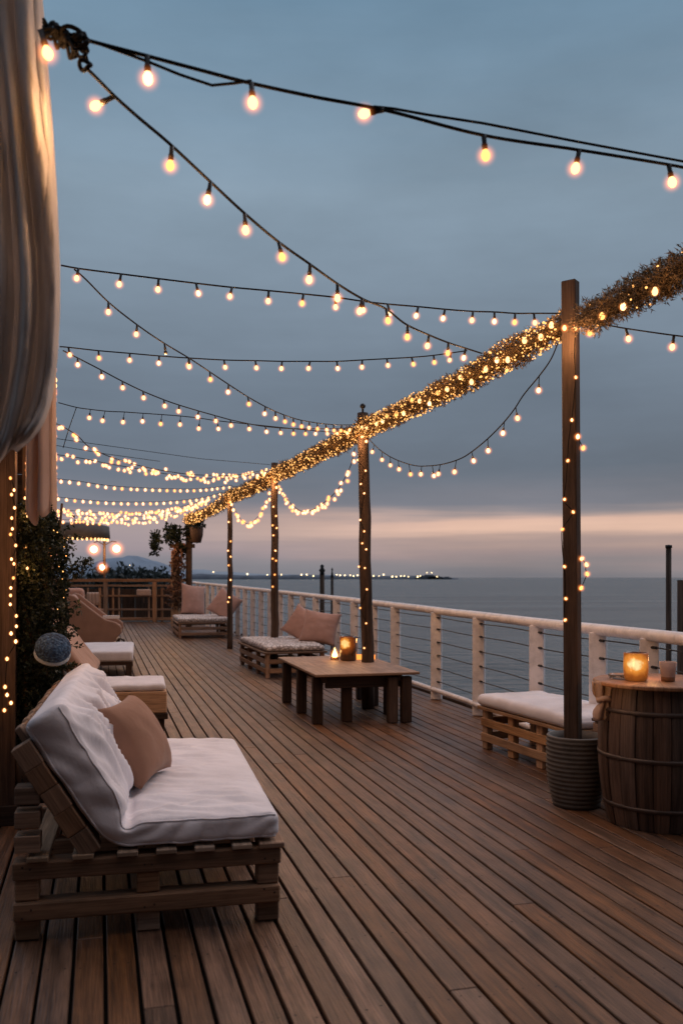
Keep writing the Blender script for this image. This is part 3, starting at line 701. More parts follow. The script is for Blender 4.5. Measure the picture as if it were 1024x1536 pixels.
# ------------------------------------------------------------------ front pallet sofa
TH=math.radians(12.5)
def pallet_sofa():
    o=empty('pallet_sofa',(-1.347,3.685,0),TH,'nearest pallet wood sofa with a thick white folded mattress','sofa','lounge seats along the left wall')
    Wd,Ln=1.11,1.92
    for yy in (0.0,Ln/2,Ln):                                            # three skids, the near one faces us
        y=yy+(.05 if yy==0 else -.05 if yy==Ln else 0)
        mb=MB(); mb.box((Wd/2,y,.29),(Wd,.10,.075),ch=.006)
        for x in (.04,.07,.53,.56,Wd-.07,Wd-.03): mb.box((x,y-.0505,.29+R.uniform(-.022,.022)),(.007,.003,.007),ch=0,mi=1)
        mb.build('side_beam',[M['pallet'],M['nail']],o)
        mb=MB(); mb.box((Wd/2+.0,y-.01,.125),(Wd-.01,.10,.075),ch=.006)
        for x in (.04,.075,.53,.57,Wd-.075,Wd-.03): mb.box((x,y-.0605,.125+R.uniform(-.025,.025)),(.007,.003,.007),ch=0,mi=1)
        mb.build('side_board',[M['pallet'],M['nail']],o)
        for x in (.055,.545,Wd-.055):
            mb=MB(); mb.box((x,y+.005,.208),(.095,.09,.088),ch=.006); mb.build('block',M['pallet'],o)
            mb=MB(); mb.box((x,y+.005,.045),(.095,.09,.085),ch=.006); mb.build('block',M['pallet'],o)
    for k,x in enumerate((.10,.28,.46,.62,.78,.94)):                     # slats under the mattress run back
        mb=MB(); mb.box((x,Ln/2,.339),(.085,Ln+.03,.020),ch=.003); mb.build('slat',M['pallet_pale'],o)
    mb=MB(); mb.box((Wd-.04,Ln/2,.335),(.11,Ln+.02,.024),ch=.004); mb.build('front_board',M['pallet'],o)
    # rear stack and sloping back
    for z in (.40,.50,.60):
        mb=MB(); mb.box((.058,.05,z),(.10,.10,.07),ch=.003); mb.build('block',M['pallet'],o)
        mb=MB(); mb.box((.045,Ln-.05,z),(.10,.10,.085),ch=.006); mb.build('block',M['pallet'],o)
    d=Vector((-.31,0,.50)).normalized(); nrm=Vector((d.z,0,-d.x)); b0=Vector((.315,0,.345))
    sl=Matrix((d,Vector((0,1,0)),nrm)).transposed()
    for k in range(5):
        c=b0+d*(.055+.109*k); mb=MB(); mb.box((c.x+R.uniform(-.003,.003),.045,c.z),(.107,.10,.085),sl,ch=.003); mb.build('back_block',M['pallet'],o)
    y=.16
    while y<Ln:
        mb=MB(); c=b0+d*.30+nrm*.012; mb.box((c.x,y,c.z),(.60+R.uniform(-.01,.01),.105,.03),sl,ch=.004); mb.build('back_slat',M['pallet'],o); y+=.115
    # one mattress, folded where seat meets back
    T=.12; bend=Vector((.43,0,.425)); Lseat=Wd-.43-.005; Lback=.60; rad=.11; ang=math.atan2(d.z,d.x)
    tot=Lseat+Lback
    def path(s):
        # s from 0 (front edge) to tot; turn centred at Lseat
        turn=math.pi-ang; turn=ang-math.pi # signed
        th=math.pi-ang                      # angle swept: heading from -x turns up
        a0=Lseat-rad*math.tan(th/2); arc=rad*th
        if s<a0: return Vector((Wd-.005-s,0,.415)),Vector((0,0,1))
        if s<a0+arc:
            f=(s-a0)/rad; c=Vector((Wd-.005-a0,0,.415+rad)); return c+Vector((-math.sin(f)*rad,0,-math.cos(f)*rad)),Vector((math.sin(f),0,math.cos(f)))
        f=th; c=Vector((Wd-.005-a0,0,.415+rad)); e=c+Vector((-math.sin(f)*rad,0,-math.cos(f)*rad)); return e+Vector((-math.cos(f),0,math.sin(f)))*(s-a0-arc),Vector((math.sin(f),0,math.cos(f)))
    def fn(p):
        s=p.x+tot/2; c,nn=path(max(0,min(tot,s)))
        if s<0: c=c+Vector((-s,0,0))
        side=1 if p.z>0 else -1; y=p.y+Ln/2-.01
        f=abs(p.z)/(T/2)
        t=p.z
        # pillowy swelling, creases near the fold and long wrinkles
        edge=min(1,min(s,tot-s)/.12)*min(1,min(y+.0,Ln-y)/.12); edge=max(0,edge)
        isb=1/(1+math.exp(-(s-Lseat-.02)*16)); t+=side*f*(.012*edge-.008+.030*isb)
        nearf=math.exp(-((s-Lseat)/.20)**2)
        isback=1/(1+math.exp(-(s-Lseat-.05)*18))
        q=Vector((s,y,0))
        if side>0:
            # back: sagging folds sloping across; seat: long soft ridges
            A=y*.88+s*.47; B=s*.88-y*.47
            w1=1-abs(noise.noise(Vector((A*6.5,B*1.7,1.3))))*2.8
            w4=1-abs(noise.noise(Vector((A*13,B*2.6,9.1))))*2.6
            w2=1-abs(noise.noise(Vector((y*7.5+s*2.0,s*1.5-y*.6,7.7))))*2.8
            w5=1-abs(noise.noise(Vector((y*15-s*2.5,s*2.2,4.2))))*2.6
            w1,w4,w2,w5=[max(-.35,q_) for q_ in (w1,w4,w2,w5)]
            fade=.35+.65*min(1,max(0,(s-.10)/.45))
            t+=f*(isback*(.048*w1+.022*w4)+(1-isback)*fade*(.024*w2+.015*w5)+.006*noise.noise(Vector((s*9,y*7,3))))*max(.3,edge)
            t-=f*(.014*nearf+.040*math.exp(-((s-Lseat+.01)/.055)**2))
        else: t+=f*.010*noise.noise(Vector((s*6,y*6,2)))
        bow=.016*noise.noise(Vector((s*5,p.z*6,4+p.y)))+.016*(1-2.4*abs(noise.noise(Vector((s*7+p.z*9,p.z*5-s*2,6+p.y)))))
        return c+nn*t+Vector((0,y+bow*max(0,min(1,(abs(p.y)-(Ln/2-.11))/.09))**2,0))
    mt=rounded_box((tot,Ln-.02,T),.034,(130,130,10),fn,'mattress',M['mattress'],o)
    hy=(Ln-.02)/2
    for zz in (T/2-.010,-T/2+.010):
        mb=MB(); mb.tube([fn(Vector((-tot/2+.016+(tot-.032)*k/90,-hy+.010,zz)))+Vector((0,-.001,0)) for k in range(91)],.0045,6); mb.build('piping',M['mattress'],mt,True)
    return o
pallet_sofa()
pillow('throw_pillow',.44,.46,.23,M['brown_pillow'],3,'brown square throw pillow leaning on the nearest white sofa','pillow',None,(-1.03,4.50,.69),(math.radians(3),math.radians(60),math.radians(-4)))
def pouf():
    m,nt,out=newmat('blue_knit'); b=N(nt,'ShaderNodeBsdfPrincipled'); L(nt,b.outputs[0],out.inputs[0]); tc=N(nt,'ShaderNodeTexCoord')
    v=N(nt,'ShaderNodeTexVoronoi'); v.inputs['Scale'].default_value=55; L(nt,tc.outputs['Object'],v.inputs['Vector'])
    n=N(nt,'ShaderNodeTexNoise'); n.inputs['Scale'].default_value=26; n.inputs['Detail'].default_value=4; n.inputs['Distortion'].default_value=2; L(nt,tc.outputs['Object'],n.inputs['Vector'])
    r=ramp(nt,[(.40,(.012,.025,.055)),(.56,(.04,.085,.16)),(.75,(.12,.19,.28))]); L(nt,n.outputs[0],r.inputs[0]); L(nt,r.outputs[0],b.inputs['Base Color']); b.inputs['Roughness'].default_value=.95
    bp=N(nt,'ShaderNodeBump'); bp.inputs['Strength'].default_value=1; bp.inputs['Distance'].default_value=.01; L(nt,v.outputs['Distance'],bp.inputs['Height']); L(nt,bp.outputs[0],b.inputs['Normal'])
    c=W(80,972,5.42)
    o=empty('round_cushion',c,0,'round dark blue knitted cushion resting on top of the sofa back','cushion')
    mb=MB(); prof=[(.106*math.sin(a)**.8,-.078*math.cos(a)) for a in [math.pi*k/14 for k in range(15)]]; prof[0]=(.001,-.085); prof[-1]=(.001,.085)
    mb.lathe(prof,n=28,M=Euler((.55,.32,0)).to_matrix()); k=mb.build('cover',m,o,True)
    mb=MB(); mb.tube([(Euler((.55,.32,0)).to_matrix()@Vector((.094*math.cos(a),.094*math.sin(a),-.045))) for a in [6.2832*k/30 for k in range(31)]],.014,8); mb.build('rim',fabric('grey_wool',(.34,.38,.42),weave=200),o,True)
pouf()

# ------------------------------------------------------------------ seats further along the left
def lounge_box():
    nl=W(165,1013,8.25); o=empty('box_lounger',(-2.42,8.08,0),TH,'wooden box lounger with a knot in its plank front and a pale pink back','sofa','lounge seats along the left wall')
    Wd,Ln=.84,.78
    mb=MB(); mb.box((Wd/2+.0,Ln/2,.355),(Wd,Ln,.20),ch=.008); bx=mb.build('box',M['honey'],o)
    mb=MB(); 
    mb.lathe([(.0,0),(.012,0),(.022,.001),(.026,.0)],(.56,-.004,.35),14,M=Matrix.Rotation(math.pi/2,3,'X')); mb.build('knot',M['dark_wood'],bx)
    for x in (.1,Wd-.07):
        for y in (.12,Ln-.12):
            mb=MB(); mb.box((x,y,.125),(.10,.10,.25),ch=.006); mb.build('leg',M['dark_wood'],o)
    mb=MB(); mb.box((Wd/2,.06,.225),(Wd+.02,.12,.055),ch=.006); mb.build('crossbar',M['dark_wood'],o)
    def fn(p):
        return p+Vector((0,0,.008*noise.noise(Vector((p.x*6,p.y*5,2)))+.006*noise.noise(Vector((p.x*15,p.y*13,5)))))
    rounded_box((Wd-.02,Ln-.02,.07),.03,(30,30,5),fn,'seat_cushion',M['mattress'],o,(Wd/2,Ln/2,.488))
    def fb(p): return p+Vector((0,0,.016*(1-abs(noise.noise(Vector((p.x*2.5,p.y*9,4))))*2)*(1 if p.z>0 else 0)))
    sl=Euler((0,math.radians(-118),0))
    rounded_box((.86,1.5,.15),.05,(30,50,6),fb,'back_cushion',M['tan'],o,(-.13,.77,.87),Euler((0,math.radians(52),0)))
    return o
lounge_box()
def stool():
    o=empty('low_ottoman',(-4.12,13.1,0),TH,'low ottoman with a flat white cushion on dark legs','ottoman','lounge seats along the left wall')
    Wd,Ln=1.06,2.0
    rounded_box((Wd,Ln,.16),.03,(24,40,5),lambda p:p+Vector((0,0,.006*noise.noise(Vector((p.x*5,p.y*5,1))))),'cushion',M['mattress'],o,(Wd/2,Ln/2,.33))
    mb=MB(); mb.box((Wd/2,Ln/2,.225),(Wd-.02,Ln-.02,.05)); mb.build('frame',M['dark_wood'],o)
    for x in (.35,Wd-.06):
        for y in (.06,Ln-.06):
            mb=MB(); mb.box((x,y,.1),(.09,.09,.2)); mb.build('leg',M['dark_wood'],o)
stool()
def sling():
    o=empty('lounge_chair',(-5.1,16.6,0),TH,'tan canvas lounge chair with tall sloping sides by the bush','lounge chair','lounge seats along the left wall')
    prof=[(0.0,.18),(.0,1.14),(.07,1.19),(.17,1.16),(.45,.93),(.72,.72),(.92,.66),(1.02,.58),(1.03,.47),(.95,.38),(.86,.22),(.5,.16)]
    Wd=.95
    def side(y,th,nm):
        mb=MB(); n=len(prof); P=[(x,y,z) for x,z in prof]+[(x,y+th,z) for x,z in prof]
        faces=[tuple(range(n)),tuple(range(2*n-1,n-1,-1))]+[(i,n+i,n+(i+1)%n,(i+1)%n) for i in range(n)]
        mb.poly(P,faces); s=mb.build(nm,M['tan'],o); bev(s,.03,3); return s
    side(0,.12,'side_panel'); side(1.5,.12,'side_panel')
    rounded_box((.75,1.36,.2),.07,(16,24,6),None,'seat_cushion',M['pink_pillow'],o,(.60,.81,.47))
    rounded_box((.8,1.36,.18),.07,(16,24,6),None,'back_cushion',M['pink_pillow'],o,(.22,.81,.80),Euler((0,math.radians(58),0)))
    for x in (.15,.9):
        for y in (.06,1.56):
            mb=MB(); mb.beam((x,y,0),(x+.03,y,.25),.06,.06); mb.build('leg',M['dark_wood'],o)
    mb=MB(); mb.tube([(.86,-.02,.2),(.98,-.02,.36),(1.06,-.02,.33),(1.08,-.02,.2)],.02,6); mb.build('strap',M['dark_wood'],o)
    t=empty('tray',(-4.33,16.95,.70),TH,'small white tray resting on the arm of the tan lounge chair','tray')
    mb=MB(); mb.box((0,0,.03),(.30,.16,.012)); mb.build('bottom',M['white_paint'],t)
    mb=MB(); 
    for sx in (-.145,.145): mb.box((sx,0,.055),(.012,.16,.05))
    for sy in (-.075,.075): mb.box((0,sy,.055),(.278,.012,.05))
    mb.build('edge',M['white_paint'],t)
sling()
def roundback():
    o=empty('armchair',(-7.15,22.2,0),TH,'pink upholstered armchair half hidden behind the tan lounge chair','armchair')
    rounded_box((.8,.8,.35),.1,(10,10,5),None,'seat',M['pink_pillow'],o,(.4,.4,.32)); rounded_box((.7,.28,.75),.12,(12,6,12),None,'backrest',M['pink_pillow'],o,(.4,.75,.85))
    for x in (.08,.72):
        for y in (.08,.72):
            mb=MB(); mb.box((x,y,.08),(.06,.06,.16)); mb.build('leg',M['dark_wood'],o)
roundback()
def draped_chair():
    base=G(142,936); base.z=0; o=empty('wooden_chair',base,math.radians(30),'wooden chair with a pale cloth hung over its back before the far fence','chair')
    for x in (-.2,.2):
        mb=MB(); mb.box((x,-.2,.22),(.05,.05,.44)); mb.build('leg',M['fence'],o)
        mb=MB(); mb.box((x,.2,.48),(.05,.05,.96)); mb.build('leg',M['fence'],o)
    mb=MB(); mb.box((0,0,.46),(.48,.48,.05)); mb.build('seat',M['tan'],o)
    for z in (.62,.76,.9):
        mb=MB(); mb.box((0,.2,z),(.36,.03,.07)); mb.build('back_slat',M['fence'],o)
    c=empty('draped_cloth',base+Vector((0,0,.5)),math.radians(30),'pale cloth folded over the back of the wooden chair','cloth')
    V=[];fs=[]; n=18
    for j in range(12):
        t=j/11; z=.1+ (.42*math.sin(min(1,t*2)*math.pi/2) if t<.5 else .42-(t-.5)*2*.44); y=.2+(-.045 if t<.5 else .045)*(1 if abs(t-.5)>.05 else .2)
        for i in range(n+1):
            u=i/n; V.append(((u-.5)*(.36+.10*abs(t-.5)),y+.018*math.sin(u*22+j*.2),z+.0))
    fs=[(j*(n+1)+i,j*(n+1)+i+1,(j+1)*(n+1)+i+1,(j+1)*(n+1)+i) for j in range(11) for i in range(n)]
    mb=MB(); mb.poly(V,fs); k=mb.build('cloth',M['cloth'],c,True); s=k.modifiers.new('Solid','SOLIDIFY'); s.thickness=.008
draped_chair()

# ------------------------------------------------------------------ benches along the rail
def slat_bench(name,loc,rz,Wd,Ln,hgt,label,cush,dims,group='pallet benches along the sea rail',wood_='pallet',patt=False):
    o=empty(name,loc,rz,label,'bench',group)
    for x in (.04,Wd-.04):
        ys=[.04+(Ln-.08)*k/3 for k in range(4)]
        for y in ys:
            mb=MB(); mb.box((x,y,hgt/2),(.06,.085,hgt),ch=.005); mb.build('leg',M[wood_],o)
        for z in (hgt*.30,hgt*.68):
            mb=MB(); mb.box((x+(-.034 if x<Wd/2 else .034),Ln/2,z),(.022,Ln,.07),ch=.004); mb.build('side_slat',M[wood_],o)
    for y in (.04,Ln-.04):
        for z in (hgt*.30,hgt*.68):
            mb=MB(); mb.box((Wd/2,y+(-.05 if y<Ln/2 else .05),z),(Wd-.12,.022,.07),ch=.004); mb.build('end_slat',M[wood_],o)
    mb=MB(); mb.box((Wd/2,Ln/2,hgt+.014),(Wd+.06,Ln+.05,.028),ch=.004); mb.build('top_board',M[wood_],o)
    def fn(p):
        return p+Vector((0,0,(.012*noise.noise(Vector((p.x*4,p.y*4,hgt*9)))+.006*noise.noise(Vector((p.x*11,p.y*11,5))))*(1 if p.z>-.02 else .2)-.03*(abs(p.y)/(Ln/2))**4*(p.z>0)*.5))
    rounded_box((Wd*dims[0],Ln*dims[1],dims[2]),min(.05,dims[2]*.42),(28,44,6),fn,'cushion',cush,o,(Wd/2,Ln/2,hgt+.03+dims[2]/2))
    return o
def pattern():
    m,nt,out=newmat('speckled_cotton'); b=N(nt,'ShaderNodeBsdfPrincipled'); L(nt,b.outputs[0],out.inputs[0]); tc=N(nt,'ShaderNodeTexCoord')
    v=N(nt,'ShaderNodeTexVoronoi'); v.inputs['Scale'].default_value=17; v.feature='DISTANCE_TO_EDGE'; L(nt,tc.outputs['Object'],v.inputs['Vector'])
    n=N(nt,'ShaderNodeTexNoise'); n.inputs['Scale'].default_value=14; n.inputs['Detail'].default_value=5; L(nt,tc.outputs['Object'],n.inputs['Vector'])
    ad=N(nt,'ShaderNodeMath',operation='MULTIPLY'); L(nt,v.outputs['Distance'],ad.inputs[0]); L(nt,n.outputs[0],ad.inputs[1])
    r=ramp(nt,[(.01,(.22,.18,.17)),(.06,(.55,.49,.47)),(.12,(.74,.68,.67))]); L(nt,ad.outputs[0],r.inputs[0]); L(nt,r.outputs[0],b.inputs['Base Color']); b.inputs['Roughness'].default_value=.9
    bp=N(nt,'ShaderNodeBump'); bp.inputs['Strength'].default_value=.5; bp.inputs['Distance'].default_value=.02; L(nt,ad.outputs[0],bp.inputs['Height']); L(nt,bp.outputs[0],b.inputs['Normal']); return m
M['speckle']=pattern()
slat_bench('pallet_bench',(1.70,6.62,0),math.radians(20),.56,1.38,.345,'slatted pallet bench with a plain white cushion behind the square post',M['mattress'],(1.14,1.05,.115),wood_='honey')
slat_bench('pallet_bench',(-1.13,13.35,0),math.radians(16),.92,2.25,.36,'pallet bench with a speckled cushion beyond the low table',M['speckle'],(1.0,1.0,.10))
slat_bench('pallet_bench',(-3.98,22.0,0),math.radians(14),1.25,2.4,.36,'farthest pallet bench with a white cushion near the fence corner',M['speckle'],(1.0,1.0,.12),wood_='fence')
pillow('throw_pillow',.60,.56,.24,M['pink_pillow'],5,'larger pink pillow at the front on the speckled bench','pillow','pink pillows on the pallet benches',(-.34,14.30,.70),(math.radians(66),math.radians(8),math.radians(-12)))
pillow('throw_pillow',.52,.54,.22,M['pink_pillow'],8,'darker pink pillow behind the larger one on the speckled bench','pillow','pink pillows on the pallet benches',(-.66,14.95,.72),(math.radians(70),math.radians(30),math.radians(-20)))
pillow('throw_pillow',.75,.72,.28,M['pink_pillow'],9,'pink pillow leaning beside the farthest thin log post','pillow','pink pillows on the pallet benches',(-2.98,23.0,.80),(math.radians(66),math.radians(28),math.radians(-25)))
pillow('throw_pillow',.72,.85,.28,M['pink_pillow'],12,'upright pink pillow against the white pickets at the fence corner','pillow','pink pillows on the pallet benches',(-3.98,24.2,.90),(math.radians(75),math.radians(8),math.radians(35)))

# ------------------------------------------------------------------ low table and candles
def table():
    ang=math.atan2(.25,.97); o=empty('low_table',(-.26,8.97,0),ang,'low wooden table with many dark legs carrying the amber candle jar','table')
    Wd,Ln,h=1.10,2.05,.53
    mb=MB(); mb.box((Wd/2,Ln/2,h-.014),(Wd,Ln,.028),ch=.005); mb.build('tabletop',M['table'],o)
    for (x,y) in ((.07,.22),(.07,1.0),(.07,1.85),(Wd-.12,.10),(Wd-.26,.12),(Wd-.1,.75),(Wd-.1,1.35),(Wd-.1,1.9),(.52,.12),(.40,.30)):
        if (x,y) in ((.52,.12),): continue
        mb=MB(); mb.box((x,y,(h-.05)/2),(.105,.085,h-.055),Matrix.Rotation(R.uniform(-.06,.06),3,'Z'),ch=.006); mb.build('leg',M['dark_wood'],o)
    mb=MB(); mb.box((Wd/2,.2,h-.10),(Wd-.30,.05,.13)); mb.build('apron',M['dark_wood'],o)
    mb=MB(); mb.box((Wd/2,Ln-.14,h-.075),(Wd-.14,.05,.085)); mb.build('apron',M['dark_wood'],o)
    for x in (.12,Wd-.18):
        mb=MB(); mb.box((x,Ln/2,h-.065),(.045,Ln-.2,.07)); mb.build('apron',M['dark_wood'],o)
    z=h
    def amber(name):
        m,nt,out=newmat(name); b=N(nt,'ShaderNodeBsdfPrincipled'); L(nt,b.outputs[0],out.inputs[0]); tc=N(nt,'ShaderNodeTexCoord')
        b.inputs['Base Color'].default_value=(.022,.008,.004,1); b.inputs['Roughness'].default_value=.12; b.inputs['Specular IOR Level'].default_value=.5
        g=N(nt,'ShaderNodeMapping'); L(nt,tc.outputs['Object'],g.inputs[0]); return m,nt,b,g
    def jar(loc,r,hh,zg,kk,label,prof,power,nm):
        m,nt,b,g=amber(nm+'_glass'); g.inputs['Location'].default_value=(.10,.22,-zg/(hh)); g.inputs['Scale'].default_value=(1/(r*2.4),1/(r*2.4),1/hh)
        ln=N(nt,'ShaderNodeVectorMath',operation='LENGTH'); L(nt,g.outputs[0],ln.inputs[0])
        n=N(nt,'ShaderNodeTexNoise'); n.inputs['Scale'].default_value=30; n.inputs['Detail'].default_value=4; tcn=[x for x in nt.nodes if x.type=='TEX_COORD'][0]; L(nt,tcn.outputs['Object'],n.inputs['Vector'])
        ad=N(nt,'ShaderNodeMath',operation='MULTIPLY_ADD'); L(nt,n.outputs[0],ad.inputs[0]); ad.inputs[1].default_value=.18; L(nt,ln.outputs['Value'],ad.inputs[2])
        rp=ramp(nt,kk); L(nt,ad.outputs[0],rp.inputs[0]); L(nt,rp.outputs[0],b.inputs['Emission Color']); b.inputs['Emission Strength'].default_value=1.0; m.cycles.emission_sampling='NONE'  # candle glow painted on the glass as emission, stronger towards the front
        j=empty('candle_jar',loc,0,label,'candle'); mb=MB(); mb.lathe(prof,n=28,cap=False); mb.build('glass',m,j,True)
        mb=MB(); mb.lathe([(.002,.012),(r*.8,.012),(r*.8,hh*.35),(.002,hh*.36)],n=20); mb.build('wax',paint('wax',(.7,.5,.3)),j,True)
        mb=MB(); mb.lathe([(.001,hh*.38),(r*.13,hh*.45),(r*.15,hh*.52),(r*.06,hh*.66),(.001,hh*.75)],n=10); mb.build('flame',M['flame'],j,True)
        plight(Vector(loc)+Vector((-r*1.6,-r*2.2,hh*.6)),power*.22,(1,.45,.14),.03); plight(Vector(loc)+Vector((r*1.5,r*1.5,hh*.8)),power*.6,(1,.45,.14),.03)
        return j
    c=G(522,991,z); r=.098; hh=.285
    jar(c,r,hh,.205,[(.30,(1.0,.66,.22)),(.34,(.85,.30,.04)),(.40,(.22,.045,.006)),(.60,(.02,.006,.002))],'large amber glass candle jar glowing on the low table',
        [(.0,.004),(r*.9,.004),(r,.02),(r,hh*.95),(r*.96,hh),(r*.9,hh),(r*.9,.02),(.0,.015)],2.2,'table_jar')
    k=empty('tealight',G(502,990,z),0,'tiny pointed tealight flame left of the large jar on the low table','candle')
    mb=MB(); mb.lathe([(.0,0),(.05,0),(.052,.035),(.045,.035),(.045,.008),(0,.008)],n=18,cap=False); mb.build('cup',glass('tealight_glass',(.9,.6,.35),.1),k,True)
    mb=MB(); mb.lathe([(.001,.02),(.03,.04),(.034,.06),(.018,.10),(.006,.135),(.001,.15)],n=12); f=mb.build('flame',M['flame'],k,True); link('halo',halo_mesh(.085,.7),f,(0,0,.07),scale=.085)
    plight(G(502,990,z)+Vector((-.03,-.09,.09)),.5,(1,.45,.14),.02)
    q=empty('candle_tray',G(547,989,z),math.radians(14),'low amber glass tray beside the large jar on the low table','tray')
    mb=MB(); mb.box((0,0,.008),(.22,.12,.012)); 
    mb.box((0,-.055,.035),(.22,.01,.042)); mb.box((0,.055,.035),(.22,.01,.042)); mb.box((-.105,0,.035),(.01,.10,.042)); mb.box((.105,0,.035),(.01,.10,.042))
    mm=glass('tray_glass',(.95,.5,.2),.1,emit=(1,.42,.1),k=.55); mb.build('tray_body',mm,q)  # amber glow put into the tray glass as emission
    # barrel and what stands on it
    b=empty('barrel',(1.955,5.55,0),0,'dark wooden barrel with iron hoops used as a table','barrel')
    def br(z): t=(z-.42)/.42; return .362-.045*t*t+.012*t
    n=22
    for i in range(n):                                                      # staves: one mesh surface with grooves
        pass
    mb=MB(); prof=[(br(.84*j/14),.84*j/14) for j in range(15)]
    for i in range(n):
        a0=2*math.pi*(i+.03)/n; a1=2*math.pi*(i+.97)/n; P=[];fs=[];uv=[]; rr=R.random(); ou=R.random()*9
        jr=R.uniform(-.003,.003)
        for (q_,z_) in prof:
            for s in range(5):
                a=a0+(a1-a0)*s/4; qq=q_+jr-(.003 if s in (0,4) else 0); P.append((qq*math.cos(a),qq*math.sin(a),z_+.002))
        for j in range(14):
            for s in range(4): fs.append((j*5+s,j*5+s+1,j*5+s+6,j*5+s+5)); uv.append([(ou+prof[j][1],ou+s*.03),(ou+prof[j][1],ou+s*.03+.03),(ou+prof[j+1][1],ou+s*.03+.03),(ou+prof[j+1][1],ou+s*.03)])
        mb.poly(P,fs,uv,rnd=rr)
    mb.lathe([(q_-.010,z_+.003) for q_,z_ in prof],n=44,rnd=.0)
    mb.build('staves',M['barrel'],b,True)
    for z_ in (.13,.425,.70):
        mb=MB(); mb.lathe([(br(z_-.01)-.004,z_-.014),(br(z_-.01)+.006,z_-.012),(br(z_)+.007,z_),(br(z_+.01)+.006,z_+.010),(br(z_)-.004,z_+.013)],n=44,cap=False); mb.build('hoop',M['hoop'],b,True)
    mb=MB(); mb.lathe([(.0,.842),(.385,.842),(.392,.848),(.392,.862),(.386,.868),(0.0,.868)],n=48,cap=False); mb.build('lid',M['lid'],b)
    r,hh=.074,.172; zt=.868
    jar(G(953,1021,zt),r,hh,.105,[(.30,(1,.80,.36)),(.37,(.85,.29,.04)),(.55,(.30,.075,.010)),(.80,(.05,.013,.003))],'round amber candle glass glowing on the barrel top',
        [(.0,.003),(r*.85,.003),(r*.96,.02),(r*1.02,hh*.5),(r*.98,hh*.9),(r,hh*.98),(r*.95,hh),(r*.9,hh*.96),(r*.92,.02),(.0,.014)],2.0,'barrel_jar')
    g=empty('drinking_cup',G(1001,1022,zt),.2,'small frosted tumbler with brown base at the right on the barrel top','cup')
    mb=MB(); mb.lathe([(.0,.002),(.040,.002),(.041,.028)],n=20,cap=False); mb.build('base',paint('cup_base',(.30,.17,.11)),g,True)
    mb=MB(); mb.lathe([(.042,.029),(.046,.075),(.052,.118),(.050,.119),(.044,.075),(.039,.029)],n=20,cap=False); mb.build('cup_body',fabric('frosted_glass',(.62,.50,.46),weave=50,fold=20,foldk=.1,trans=.5),g,True)
    a=empty('glass_dish',G(927,1018,zt),.1,'clear glass dish at the left edge of the barrel top','dish')
    mb=MB(); mb.lathe([(.0,.003),(.055,.003),(.066,.028),(.06,.03),(.052,.012),(0,.010)],n=22,cap=False); mb.build('dish_body',glass('dish_glass',(.85,.75,.68),.08),a,True)
table()
def napkin():
    o=empty('hanging_cloth',W(903,1042,5.5),0,'knotted pale cloth hanging from the left side of the barrel lid','cloth')
    V=[];n=14
    for j in range(13):
        t=j/12; 
        for i in range(n+1):
            u=i/n-.5; wd=.15*(1-.55*math.exp(-((t-.55)/.16)**2)); x=u*wd+.02*t; y=-.015+.022*math.sin(u*15+t*4); V.append((x,y,.085-.24*t))
    mb=MB(); mb.poly(V,[(j*(n+1)+i,j*(n+1)+i+1,(j+1)*(n+1)+i+1,(j+1)*(n+1)+i) for j in range(12) for i in range(n)]); k=mb.build('fold',M['cloth'],o,True); s=k.modifiers.new('S','SOLIDIFY'); s.thickness=.006
    mb=MB(); mb.tube([(-.045,-.03,-.03),(0,-.05,-.015),(.05,-.035,-.025),(.03,-.01,-.03)],.016,8); mb.build('knot',M['cloth'],o,True); plight(W(880,1030,5.3),.5,(1,.48,.16),.03)  # the lamp here is added fill to brighten the hanging cloth
    # crate between bench and barrel
    c=empty('wooden_crate',(1.98,6.28,0),math.radians(14),'small slatted wooden crate tucked between the white bench and the barrel','crate')
    for x in (-.13,.13):
        for y in (-.12,.12):
            mb=MB(); mb.box((x,y,.24),(.05,.05,.48)); mb.build('corner_post',M['pallet'],c)
    for z in (.12,.28,.44):
        for y in (-.155,.155):
            mb=MB(); mb.box((0,y,z),(.32,.02,.06)); mb.build('slat',M['pallet'],c)
        for x in (-.165,.165):
            mb=MB(); mb.box((x,0,z),(.02,.28,.06)); mb.build('slat',M['pallet'],c)
    mb=MB(); mb.box((0,0,.492),(.35,.32,.02)); mb.build('top_board',M['dark_wood'],c)
napkin()
def planter():
    o=empty('planter_pot',(1.545,5.93,0),0,'dark ribbed planter pot holding the foot of the square post','planter')
    P=[(.0,.0),(.150,.0)]; k=0
    for j in range(60):
        t=j/59; z=.012+.44*t; r=.152+.042*math.sin(min(1,t*1.6)*math.pi/2)-.008*max(0,t-.75)
        P.append((r+.0042*math.sin(t*2*math.pi*15),z))
    P+=[(.190,.462),(.172,.465),(.165,.40)]
    mb=MB(); mb.lathe(P,n=48,cap=False); mb.build('pot',paint('planter_glaze',(.105,.096,.09),rough=.6,dirt=.4,scale=9),o,True)
    mb=MB(); mb.lathe([(0,.40),(.168,.40)],n=24,cap=False); mb.build('soil',M['under'],o)
planter()

